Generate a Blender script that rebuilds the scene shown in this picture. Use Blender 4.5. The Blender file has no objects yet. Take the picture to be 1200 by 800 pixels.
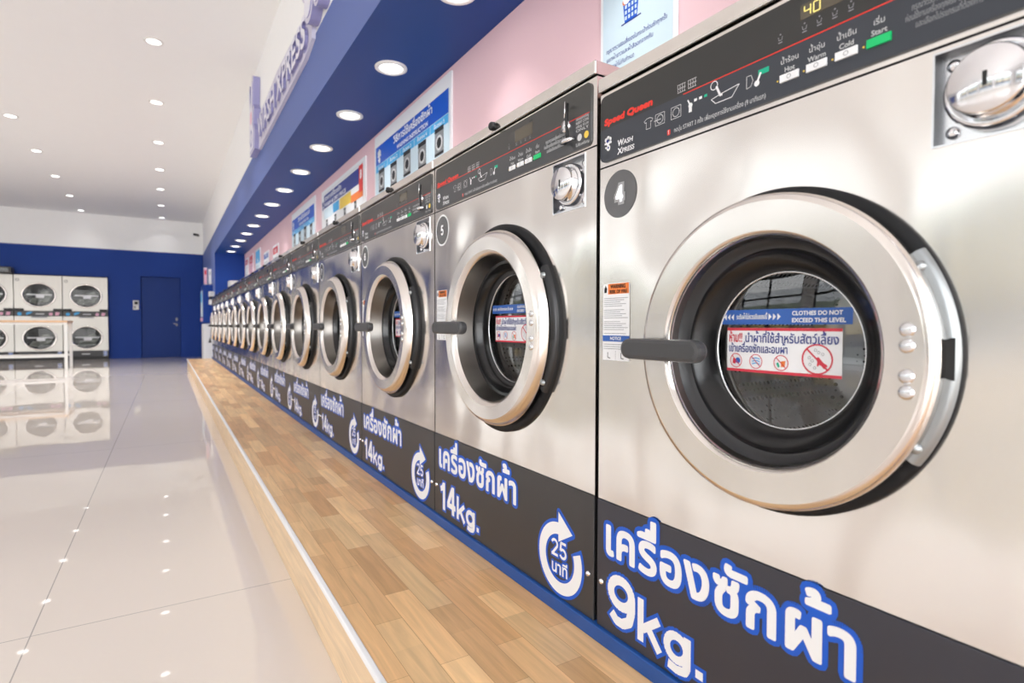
import bpy, bmesh, math, random
from mathutils import Matrix, Vector
from mathutils.geometry import tessellate_polygon, delaunay_2d_cdt
random.seed(7)
PI = math.pi
SC = bpy.context.scene
COL = SC.collection

# ------------------------------------------------------------------ materials
def new_mat(name):
    m = bpy.data.materials.new(name); m.use_nodes = True
    nt = m.node_tree; b = nt.nodes['Principled BSDF']
    return m, nt, b
def N(nt, t, **kw):
    n = nt.nodes.new(t)
    for k, v in kw.items(): setattr(n, k, v)
    return n
def srgb(r, g, b):
    f = lambda c: (c/255/12.92) if c/255 <= .04045 else ((c/255+.055)/1.055)**2.4
    return (f(r), f(g), f(b), 1)
def plain(name, col, rough=.5, metal=0, spec=.5, vary=.06, scale=9, bump=0, coat=0):
    m, nt, b = new_mat(name)
    tc = N(nt, 'ShaderNodeTexCoord'); nz = N(nt, 'ShaderNodeTexNoise')
    nz.inputs['Scale'].default_value = scale; nz.inputs['Detail'].default_value = 3
    nt.links.new(tc.outputs['Object'], nz.inputs['Vector'])
    mx = N(nt, 'ShaderNodeMix', data_type='RGBA')
    mx.inputs[6].default_value = tuple(min(1, c*(1-vary)) for c in col[:3])+(1,)
    mx.inputs[7].default_value = tuple(min(1, c*(1+vary)) for c in col[:3])+(1,)
    nt.links.new(nz.outputs['Fac'], mx.inputs[0]); nt.links.new(mx.outputs[2], b.inputs['Base Color'])
    b.inputs['Roughness'].default_value = rough; b.inputs['Metallic'].default_value = metal
    b.inputs['Specular IOR Level'].default_value = spec
    b.inputs['Coat Weight'].default_value = coat
    if bump:
        bp = N(nt, 'ShaderNodeBump'); bp.inputs['Strength'].default_value = bump; bp.inputs['Distance'].default_value = .01
        nt.links.new(nz.outputs['Fac'], bp.inputs['Height']); nt.links.new(bp.outputs['Normal'], b.inputs['Normal'])
    return m
def emis(name, col, s):
    m, nt, b = new_mat(name)
    b.inputs['Base Color'].default_value = col
    b.inputs['Emission Color'].default_value = col; b.inputs['Emission Strength'].default_value = s
    return m
def steel(name, col, rough=.3, aniso=.75, warp=.02):
    m, nt, b = new_mat(name)
    tc = N(nt, 'ShaderNodeTexCoord')
    mp = N(nt, 'ShaderNodeMapping'); mp.inputs['Scale'].default_value = (11, 11, .35)
    nz = N(nt, 'ShaderNodeTexNoise'); nz.inputs['Scale'].default_value = 1; nz.inputs['Detail'].default_value = 2
    nt.links.new(tc.outputs['Object'], mp.inputs['Vector']); nt.links.new(mp.outputs['Vector'], nz.inputs['Vector'])
    mx = N(nt, 'ShaderNodeMix', data_type='RGBA')
    mx.inputs[6].default_value = tuple(c*.92 for c in col[:3])+(1,); mx.inputs[7].default_value = tuple(min(1, c*1.06) for c in col[:3])+(1,)
    nt.links.new(nz.outputs['Fac'], mx.inputs[0]); nt.links.new(mx.outputs[2], b.inputs['Base Color'])
    mr = N(nt, 'ShaderNodeMapRange'); mr.inputs['To Min'].default_value = rough-.05; mr.inputs['To Max'].default_value = rough+.05
    nt.links.new(nz.outputs['Fac'], mr.inputs['Value']); nt.links.new(mr.outputs['Result'], b.inputs['Roughness'])
    b.inputs['Metallic'].default_value = 1
    if aniso:
        b.inputs['Anisotropic'].default_value = aniso; b.inputs['Anisotropic Rotation'].default_value = .25
        tg = N(nt, 'ShaderNodeTangent', direction_type='RADIAL', axis='Z'); nt.links.new(tg.outputs['Tangent'], b.inputs['Tangent'])
    if warp:
        n2 = N(nt, 'ShaderNodeTexNoise'); n2.inputs['Scale'].default_value = 3.5; n2.inputs['Detail'].default_value = 1
        nt.links.new(tc.outputs['Object'], n2.inputs['Vector'])
        bp = N(nt, 'ShaderNodeBump'); bp.inputs['Strength'].default_value = 1; bp.inputs['Distance'].default_value = warp
        nt.links.new(n2.outputs['Fac'], bp.inputs['Height']); nt.links.new(bp.outputs['Normal'], b.inputs['Normal'])
    return m
def glass_mat(name, ior=1.5, tint=(.97, .98, .98, 1), rough=.0):
    m = bpy.data.materials.new(name); m.use_nodes = True; nt = m.node_tree
    nt.nodes.remove(nt.nodes['Principled BSDF']); out = nt.nodes['Material Output']
    fr = N(nt, 'ShaderNodeFresnel'); fr.inputs['IOR'].default_value = ior
    tr = N(nt, 'ShaderNodeBsdfTransparent'); tr.inputs['Color'].default_value = tint
    gl = N(nt, 'ShaderNodeBsdfGlossy'); gl.inputs['Roughness'].default_value = rough
    mx = N(nt, 'ShaderNodeMixShader')
    nt.links.new(fr.outputs[0], mx.inputs[0]); nt.links.new(tr.outputs[0], mx.inputs[1]); nt.links.new(gl.outputs[0], mx.inputs[2])
    nt.links.new(mx.outputs[0], out.inputs['Surface'])
    return m
def drum_mat():
    m, nt, b = new_mat('perforated_drum')
    tc = N(nt, 'ShaderNodeTexCoord')
    vo = N(nt, 'ShaderNodeTexVoronoi'); vo.inputs['Scale'].default_value = 85; vo.inputs['Randomness'].default_value = .15
    nt.links.new(tc.outputs['Object'], vo.inputs['Vector'])
    cr = N(nt, 'ShaderNodeValToRGB'); cr.color_ramp.elements[0].position = .28; cr.color_ramp.elements[0].color = (.01, .01, .01, 1)
    cr.color_ramp.elements[1].position = .36; cr.color_ramp.elements[1].color = (.5, .5, .5, 1)
    nt.links.new(vo.outputs['Distance'], cr.inputs['Fac']); nt.links.new(cr.outputs['Color'], b.inputs['Base Color'])
    b.inputs['Metallic'].default_value = .9; b.inputs['Roughness'].default_value = .28
    return m
def parquet_mat(name, along, across, c1, c2, mortar, length, width):
    m, nt, b = new_mat(name)
    tc = N(nt, 'ShaderNodeTexCoord'); sp = N(nt, 'ShaderNodeSeparateXYZ'); cb = N(nt, 'ShaderNodeCombineXYZ')
    nt.links.new(tc.outputs['Object'], sp.inputs[0])
    nt.links.new(sp.outputs[along], cb.inputs[0]); nt.links.new(sp.outputs[across], cb.inputs[1])
    br = N(nt, 'ShaderNodeTexBrick'); br.offset = .37; br.offset_frequency = 2; br.squash = 1
    br.inputs['Color1'].default_value = c1; br.inputs['Color2'].default_value = c2; br.inputs['Mortar'].default_value = mortar
    br.inputs['Scale'].default_value = 1; br.inputs['Mortar Size'].default_value = .0006; br.inputs['Bias'].default_value = -.1
    br.inputs['Brick Width'].default_value = length; br.inputs['Row Height'].default_value = width
    nt.links.new(cb.outputs[0], br.inputs['Vector'])
    # second brick layer for more tones
    b2 = N(nt, 'ShaderNodeTexBrick'); b2.offset = .37; b2.inputs['Color1'].default_value = (.8, .8, .8, 1); b2.inputs['Color2'].default_value = (1.12, 1.1, 1.08, 1)
    b2.inputs['Mortar'].default_value = (.9, .9, .9, 1); b2.inputs['Scale'].default_value = 1; b2.inputs['Mortar Size'].default_value = .0004
    b2.inputs['Brick Width'].default_value = length*2; b2.inputs['Row Height'].default_value = width
    nt.links.new(cb.outputs[0], b2.inputs['Vector'])
    mp = N(nt, 'ShaderNodeMapping'); mp.inputs['Scale'].default_value = (3, 45, 1)
    nt.links.new(cb.outputs[0], mp.inputs['Vector'])
    nz = N(nt, 'ShaderNodeTexNoise'); nz.inputs['Scale'].default_value = 1.6; nz.inputs['Detail'].default_value = 6; nz.inputs['Distortion'].default_value = .8
    nt.links.new(mp.outputs[0], nz.inputs['Vector'])
    mr = N(nt, 'ShaderNodeMapRange'); mr.inputs['From Min'].default_value = .25; mr.inputs['From Max'].default_value = .75
    mr.inputs['To Min'].default_value = .78; mr.inputs['To Max'].default_value = 1.1
    nt.links.new(nz.outputs['Fac'], mr.inputs['Value'])
    m1 = N(nt, 'ShaderNodeMix', data_type='RGBA', blend_type='MULTIPLY'); m1.inputs[0].default_value = 1
    nt.links.new(br.outputs['Color'], m1.inputs[6]); nt.links.new(b2.outputs['Color'], m1.inputs[7])
    m2 = N(nt, 'ShaderNodeVectorMath', operation='SCALE')
    nt.links.new(m1.outputs[2], m2.inputs[0]); nt.links.new(mr.outputs['Result'], m2.inputs['Scale'])
    nt.links.new(m2.outputs[0], b.inputs['Base Color'])
    b.inputs['Roughness'].default_value = .32
    return m
def tile_mat():
    m, nt, b = new_mat('polished_floor_tile')
    tc = N(nt, 'ShaderNodeTexCoord'); mp = N(nt, 'ShaderNodeMapping'); mp.inputs['Location'].default_value = (.29, -1.74, 0)
    nt.links.new(tc.outputs['Object'], mp.inputs['Vector'])
    br = N(nt, 'ShaderNodeTexBrick'); br.offset = 0; br.inputs['Scale'].default_value = 1
    br.inputs['Color1'].default_value = (.72, .645, .58, 1); br.inputs['Color2'].default_value = (.74, .665, .60, 1); br.inputs['Mortar'].default_value = (.40, .37, .34, 1)
    br.inputs['Mortar Size'].default_value = .0016; br.inputs['Brick Width'].default_value = 1.2; br.inputs['Row Height'].default_value = 2.4
    nt.links.new(mp.outputs[0], br.inputs['Vector']); nt.links.new(br.outputs['Color'], b.inputs['Base Color'])
    b.inputs['Roughness'].default_value = .02; b.inputs['IOR'].default_value = 1.5
    nz = N(nt, 'ShaderNodeTexNoise'); nz.inputs['Scale'].default_value = 2.2; nt.links.new(tc.outputs['Object'], nz.inputs['Vector'])
    bp = N(nt, 'ShaderNodeBump'); bp.inputs['Strength'].default_value = .25; bp.inputs['Distance'].default_value = .003
    nt.links.new(nz.outputs['Fac'], bp.inputs['Height']); nt.links.new(bp.outputs['Normal'], b.inputs['Normal'])
    return m

M = {}
M['steel'] = steel('brushed_steel', (.84, .80, .76), .17, .75, .018)
M['steel_ring'] = steel('brushed_steel_door', (.82, .775, .735), .20, .6, .012)
M['steel_dryer'] = steel('satin_steel_dryer', (.62, .60, .56), .5, 0, 0)
M['chrome'] = plain('chrome', (.86, .86, .88, 1), .12, 1, vary=.02)
M['chrome_satin'] = plain('satin_chrome', (.78, .79, .81, 1), .25, 1, vary=.03)
M['gunmetal'] = plain('grey_hinge_metal', (.34, .36, .37, 1), .4, .8)
M['recess'] = plain('recess_grey_metal', (.16, .165, .18, 1), .3, .9)
M['lip'] = plain('dark_steel_lip', (.24, .225, .21, 1), .3, 1)
M['hinge_dark'] = plain('dark_hinge_metal', (.05, .05, .052, 1), .4, .8)
M['rubber'] = plain('dark_rubber', (.008, .0085, .010, 1), .55, spec=.3)
M['funnel'] = plain('black_bezel', (.028, .028, .03, 1), .32)
M['gloss_black'] = plain('gloss_black_seal', (.007, .007, .008, 1), .22)
M['black'] = plain('black_plastic', (.008, .008, .009, 1), .5)
M['handle'] = plain('dark_grey_handle', (.055, .055, .058, 1), .42, bump=.03, scale=200)
M['panel_a'] = plain('charcoal_panel', (.050, .049, .047, 1), .38, vary=.03)
M['panel_b'] = plain('slate_panel', (.058, .060, .066, 1), .38, vary=.03)
M['panel4_a'] = plain('black_panel', (.028, .028, .027, 1), .35, vary=.03)
M['panel4_b'] = plain('navy_slate_panel', (.036, .042, .055, 1), .38, vary=.03)
M['kick'] = plain('charcoal_kick_panel', (.042, .041, .044, 1), .42, vary=.04)
M['kick4'] = plain('navy_kick_panel', (.038, .039, .052, 1), .42, vary=.04)
M['white'] = plain('white_print', (.86, .87, .89, 1), .45, vary=.01)
M['offwhite'] = plain('offwhite_print', (.62, .63, .64, 1), .5, vary=.02)
M['greytxt'] = plain('grey_print', (.30, .31, .33, 1), .5, vary=.02)
M['pblue'] = plain('blue_print', (.006, .10, .58, 1), .4, vary=.02)
M['sblue'] = plain('sticker_blue', (.03, .12, .45, 1), .4, vary=.02)
M['navy'] = plain('navy_print', (.02, .04, .25, 1), .45, vary=.02)
M['red'] = plain('red_print', (.75, .035, .02, 1), .45, vary=.02)
M['crimson'] = plain('crimson_print', (.65, .04, .07, 1), .45, vary=.02)
M['orange'] = plain('orange_print', (.85, .22, .04, 1), .45, vary=.02)
M['yellow'] = plain('yellow_print', (.85, .60, .08, 1), .45, vary=.02)
M['green'] = plain('green_button', (.0, .55, .16, 1), .4, vary=.02)
M['teal'] = plain('teal_print', (.0, .42, .25, 1), .4, vary=.02)
M['cyan'] = plain('cyan_print', (.06, .42, .80, 1), .45, vary=.02)
M['skyp'] = plain('pale_blue_print', (.62, .76, .84, 1), .45, vary=.02)
M['pinkp'] = plain('pink_print', (.80, .42, .55, 1), .45, vary=.02)
M['gloss_sticker'] = plain('grey_number_disc', (.12, .12, .125, 1), .25, vary=.02)
M['lcd'] = plain('display_window', (.10, .085, .06, 1), .2, vary=.03)
M['segs'] = emis('display_digits', (.75, .65, .2, 1), .35)
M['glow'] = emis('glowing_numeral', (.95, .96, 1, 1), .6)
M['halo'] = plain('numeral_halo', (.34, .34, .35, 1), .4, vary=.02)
M['glass'] = glass_mat('door_glass', 1.9)
M['pane'] = glass_mat('window_glass', 1.35)
M['drum'] = drum_mat()
M['ceil'] = plain('white_ceiling_paint', (.88, .88, .885, 1), .75, vary=.01)
M['wwall'] = plain('white_wall_paint', (.94, .94, .935, 1), .7, vary=.01)
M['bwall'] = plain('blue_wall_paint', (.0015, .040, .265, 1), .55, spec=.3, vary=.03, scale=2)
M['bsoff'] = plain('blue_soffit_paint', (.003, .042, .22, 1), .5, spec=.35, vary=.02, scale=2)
M['bface'] = plain('blue_bulkhead_painted_sheen', (.12, .17, .42, 1), .6, spec=.3, vary=.02, scale=2)  # blue paint lightened: grazing daylight sheen is put into the base colour
M['bdoor'] = plain('blue_door_paint', (.0010, .032, .205, 1), .5, spec=.3, vary=.03, scale=2)
M['pink'] = plain('pink_wall_paint', (.84, .58, .62, 1), .6, vary=.015, scale=2)
M['bstrip'] = plain('blue_base_paint', (.010, .075, .30, 1), .45, vary=.1, scale=30)
M['lilac'] = plain('lilac_sign_face', (.80, .79, .88, 1), .5, vary=.03)
M['lilac2'] = plain('lilac_sign_back', (.64, .62, .74, 1), .5, vary=.03)
M['violet'] = plain('violet_sign_edge', (.30, .29, .52, 1), .5, vary=.03)
M['floor'] = tile_mat()
M['parq'] = parquet_mat('parquet_top', 1, 0, srgb(244, 206, 154), srgb(214, 164, 112), srgb(192, 148, 104), .30, .058)
M['riser'] = parquet_mat('wood_riser', 1, 2, srgb(246, 214, 172), srgb(236, 200, 156), srgb(212, 178, 138), 1.1, .5)
M['tabletop'] = parquet_mat('light_wood_tabletop', 0, 1, srgb(226, 188, 150), srgb(214, 172, 132), srgb(190, 150, 112), .6, .1)
M['nosing'] = plain('white_edge_trim', (.85, .85, .86, 1), .3, vary=.02)
M['wmetal'] = plain('white_painted_metal', (.78, .77, .75, 1), .4, vary=.02)
M['pave'] = plain('pavement', (.42, .41, .39, 1), .8, vary=.15, scale=3)
M['navy_far'] = plain('street_navy', (.04, .06, .13, 1), .6, vary=.5, scale=1.2)
M['street_yellow'] = plain('street_yellow', (.50, .38, .16, 1), .6, vary=.4, scale=1.1)
M['street_green'] = plain('street_green', (.22, .25, .19, 1), .8, vary=.6, scale=2)
M['frame'] = plain('dark_window_frame', (.03, .03, .035, 1), .5)
M['lamp'] = emis('lamp_diffuser', (1, .99, .97, 1), 3.2)
M['laundry'] = plain('laundry_cloth', (.20, .21, .19, 1), .9, vary=.75, scale=11)

# ------------------------------------------------------------------ mesh helpers
def obj(name, me, parent=None, loc=None, rotz=None):
    o = bpy.data.objects.new(name, me); COL.objects.link(o)
    if parent: o.parent = parent
    if loc: o.location = loc
    if rotz is not None: o.rotation_euler = (0, 0, rotz)
    return o
def empty(name, label, cat, loc, rotz=0, group=None):
    o = bpy.data.objects.new(name, None); COL.objects.link(o); o.empty_display_size = .1
    o.location = loc; o.rotation_euler = (0, 0, rotz); tag(o, label, cat, group); return o
def tag(o, label=None, cat=None, group=None, kind=None):
    if label: o['label'] = label
    if cat: o['category'] = cat
    if group: o['group'] = group
    if kind: o['kind'] = kind
    return o
class MB:
    """collects verts / faces with a material per face"""
    def __init__(s): s.v = []; s.f = []; s.m = []; s.sm = []; s.mats = []
    def mi(s, mat):
        if mat not in s.mats: s.mats.append(mat)
        return s.mats.index(mat)
    def add(s, vs, fs, mat, smooth=False):
        b = len(s.v); s.v += [tuple(v) for v in vs]; k = s.mi(mat)
        for f in fs: s.f.append([b+i for i in f]); s.m.append(k); s.sm.append(smooth)
    def box(s, x0, x1, y0, y1, z0, z1, mat, bev=0):
        if bev:
            bm = bmesh.new(); bmesh.ops.create_cube(bm, size=1)
            for v in bm.verts: v.co = Vector(((x0+x1)/2+v.co.x*(x1-x0), (y0+y1)/2+v.co.y*(y1-y0), (z0+z1)/2+v.co.z*(z1-z0)))
            bmesh.ops.bevel(bm, geom=bm.edges[:], offset=bev, segments=2, affect='EDGES', profile=.5)
            bm.verts.index_update(); s.add([v.co[:] for v in bm.verts], [[v.index for v in f.verts] for f in bm.faces], mat); bm.free(); return
        v = [(x0,y0,z0),(x1,y0,z0),(x1,y1,z0),(x0,y1,z0),(x0,y0,z1),(x1,y0,z1),(x1,y1,z1),(x0,y1,z1)]
        s.add(v, [(0,3,2,1),(4,5,6,7),(0,1,5,4),(1,2,6,5),(2,3,7,6),(3,0,4,7)], mat)
    def lathe(s, prof, cx, cz, mat, n=72, smooth=True, a0=0, a1=2*PI, sx=1):
        """profile of (radius, out) turned about the axis that points out of the front (-y)"""
        full = abs(a1-a0-2*PI) < 1e-6; k = n if full else n+1
        vs = []
        for i in range(k):
            a = a0+(a1-a0)*i/n
            for r, w in prof: vs.append((cx+r*math.cos(a)*sx, -w, cz+r*math.sin(a)))
        L = len(prof); fs = []
        for i in range(n):
            j = (i+1) % k
            for q in range(L-1):
                if prof[q] != prof[q+1]: fs.append((i*L+q, j*L+q, j*L+q+1, i*L+q+1))
        s.add(vs, fs, mat, smooth)
    def lathez(s, prof, cx, cy, mat, n=32, smooth=True):
        vs = []; L = len(prof)
        for i in range(n):
            a = 2*PI*i/n
            for r, z in prof: vs.append((cx+r*math.cos(a), cy+r*math.sin(a), z))
        fs = []
        for i in range(n):
            j = (i+1) % n
            for q in range(L-1): fs.append((i*L+q, j*L+q, j*L+q+1, i*L+q+1))
        s.add(vs, fs, mat, smooth)
    def prism(s, pts, y0, y1, mat, side=None):
        """flat outline in x,z pushed from y0 (front) to y1"""
        n = len(pts)
        tr = tess([pts])
        s.add([(x, y0, z) for x, z in pts]+[(x, y1, z) for x, z in pts], list(tr)+[tuple(n+i for i in reversed(t)) for t in tr], mat)
        s.add([(x, y0, z) for x, z in pts]+[(x, y1, z) for x, z in pts], [(i, n+i, n+(i+1) % n, (i+1) % n) for i in range(n)], side or mat)
    def tube(s, pts, r, mat, n=10):
        pts = [Vector(p) for p in pts]; vs = []; fs = []
        for i, p in enumerate(pts):
            d = (pts[min(i+1, len(pts)-1)]-pts[max(i-1, 0)]).normalized()
            u = d.orthogonal().normalized() if i == 0 else (u-d*u.dot(d)).normalized()
            w = d.cross(u)
            for k in range(n): vs.append(p+u*r*math.cos(2*PI*k/n)+w*r*math.sin(2*PI*k/n))
        for i in range(len(pts)-1):
            for k in range(n): fs.append((i*n+k, i*n+(k+1) % n, (i+1)*n+(k+1) % n, (i+1)*n+k))
        fs.append(tuple(reversed(range(n)))); fs.append(tuple(range((len(pts)-1)*n, len(pts)*n)))
        s.add(vs, fs, mat, True)
    def mesh(s, name):
        me = bpy.data.meshes.new(name); me.from_pydata(s.v, [], s.f)
        for m in s.mats: me.materials.append(m)
        for i, p in enumerate(me.polygons): p.material_index = s.m[i]; p.use_smooth = s.sm[i]
        me.update(); return me
    def build(s, name, parent=None, loc=None, rotz=None): return obj(name, s.mesh(name), parent, loc, rotz)
def tess(loops):
    flat = [p for l in loops for p in l]
    out = []
    for t in tessellate_polygon([[Vector((p[0], p[1], 0)) for p in l] for l in loops]):
        a, b, c = (flat[i] for i in t)
        ar = (b[0]-a[0])*(c[1]-a[1])-(c[0]-a[0])*(b[1]-a[1])
        if abs(ar) > 1e-14: out.append(tuple(t) if ar > 0 else (t[0], t[2], t[1]))
    return out

# ---- glyphs: outlines of Blender's built-in lettering, one character at a time
_gl = {}
def _splines(s):
    cu = bpy.data.curves.new('glyph', 'FONT'); cu.body = s; cu.size = 1
    o = bpy.data.objects.new('glyph', cu); COL.objects.link(o)
    c2 = o.to_curve(bpy.context.evaluated_depsgraph_get())
    loops = []
    for sp in c2.splines:
        bp = sp.bezier_points; n = len(bp); L = []
        for i in range(n):
            a, b = bp[i], bp[(i+1) % n]
            p0, p1, p2, p3 = a.co, a.handle_right, b.handle_left, b.co
            straight = (p1-p0).cross(p3-p0).length < 1e-5 and (p2-p0).cross(p3-p0).length < 1e-5
            k = 1 if straight else 4
            for q in range(k):
                t = q/k; u = 1-t
                P = p0*u**3+p1*3*u*u*t+p2*3*u*t*t+p3*t**3
                if not L or (Vector(L[-1])-Vector((P.x, P.y))).length > 1e-5: L.append((P.x, P.y))
        if len(L) > 2: loops.append(L)
    o.to_curve_clear(); bpy.data.objects.remove(o); bpy.data.curves.remove(cu)
    return loops
def _area(l): return sum(l[i][0]*l[(i+1) % len(l)][1]-l[(i+1) % len(l)][0]*l[i][1] for i in range(len(l)))/2
def _inside(p, l):
    c = False
    for i in range(len(l)):
        a, b = l[i], l[i-1]
        if (a[1] > p[1]) != (b[1] > p[1]) and p[0] < (b[0]-a[0])*(p[1]-a[1])/(b[1]-a[1])+a[0]: c = not c
    return c
_bar = None
def glyph(ch):
    global _bar
    if ch in _gl: return _gl[ch]
    if _bar is None: _bar = max(p[0] for l in _splines('|') for p in l)
    loops = _splines(ch) if ch.strip() else []
    adv = max(p[0] for l in _splines(ch+'|') for p in l)-_bar
    groups = []
    if loops:
        big = max(loops, key=lambda l: abs(_area(l))); sg = 1 if _area(big) > 0 else -1
        outs = [l for l in loops if _area(l)*sg > 0]; holes = [l for l in loops if _area(l)*sg <= 0]
        groups = [[l] for l in outs]
        for h in holes:
            c = [g for g in groups if _inside(h[0], g[0])]
            if c: min(c, key=lambda g: abs(_area(g[0]))).append(h)
    _gl[ch] = (groups, adv); return _gl[ch]
UP = 'ิีึืั็'; TONE = '่้๊๋์'; TALL = 'ปฝฟฬ'
def text_loops(s, spacing=0):
    """-> list of (loops) in em units and total advance"""
    x = 0; out = []; lastadv = 0
    for i, ch in enumerate(s):
        g, adv = glyph(ch)
        dx = dy = 0
        if ch in TONE:
            if i and s[i-1] in UP: dy = .11
            elif i and s[i-1] in 'ผซ': dy = .10; dx = .06
            elif i+1 < len(s) and s[i+1] == 'ำ': dy = .18
        if (ch in TONE or ch in UP) and dx == 0:
            j = i-1
            while j > 0 and (s[j] in UP or s[j] in TONE): j -= 1
            if s[j] in TALL: dx = -.12
        for loops in g: out.append([[(p[0]+x+dx, p[1]+dy) for p in l] for l in loops])
        x += adv+(spacing if adv > .02 else 0)
    return out, x

def arc(cx, cy, rx, ry, a0, a1, n=14):
    return [(cx+rx*math.cos(math.radians(a0+(a1-a0)*i/n)), cy+ry*math.sin(math.radians(a0+(a1-a0)*i/n))) for i in range(n+1)]
HEAVY = {  # bold numerals and a few letters drawn as strokes: (strokes, advance)
 '0': ([arc(.32, .5, .23, .41, 0, 360, 28)], .66), '1': ([[(.05, .72), (.2, .78), (.29, .93)], [(.31, 1.0), (.31, 0)]], .52),
 '2': ([arc(.31, .68, .22, .23, 165, -35)+[(.13, .09)], [(.06, .09), (.58, .09)]], .66),
 '3': ([arc(.3, .7, .2, .21, 160, -80), arc(.3, .3, .24, .21, 80, -160)], .66),
 '4': ([[(.46, 1), (.46, 0)], [(.42, .93), (.1, .32)], [(.03, .29), (.64, .29)]], .70),
 '5': ([[(.55, .91), (.17, .91), (.12, .46)], arc(.31, .33, .23, .24, 145, -155)], .66),
 '6': ([arc(.32, .34, .23, .25, 0, 360, 24), [(.09, .34), (.09, .58), (.14, .8), (.28, .91), (.42, .91), (.53, .8)]], .66),
 '7': ([[(.04, .91), (.58, .91)], [(.56, .9), (.36, .5), (.24, 0)]], .62),
 '8': ([arc(.32, .71, .19, .2, 0, 360, 22), arc(.32, .29, .23, .2, 0, 360, 22)], .66),
 '9': ([arc(.32, .66, .23, .25, 0, 360, 24), [(.55, .66), (.55, .42), (.50, .2), (.36, .09), (.22, .09), (.11, .2)]], .66),
 'k': ([[(.09, 1), (.09, 0)], [(.50, .70), (.13, .30)], [(.25, .43), (.52, 0)]], .58),
 'g': ([arc(.29, .36, .20, .26, 0, 360, 22), [(.50, .70), (.50, .06), (.45, -.06), (.3, -.11), (.12, -.07)]], .64),
 '.': ([[(.09, 0), (.09, .18)]], .22), ' ': ([], .3)}

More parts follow.
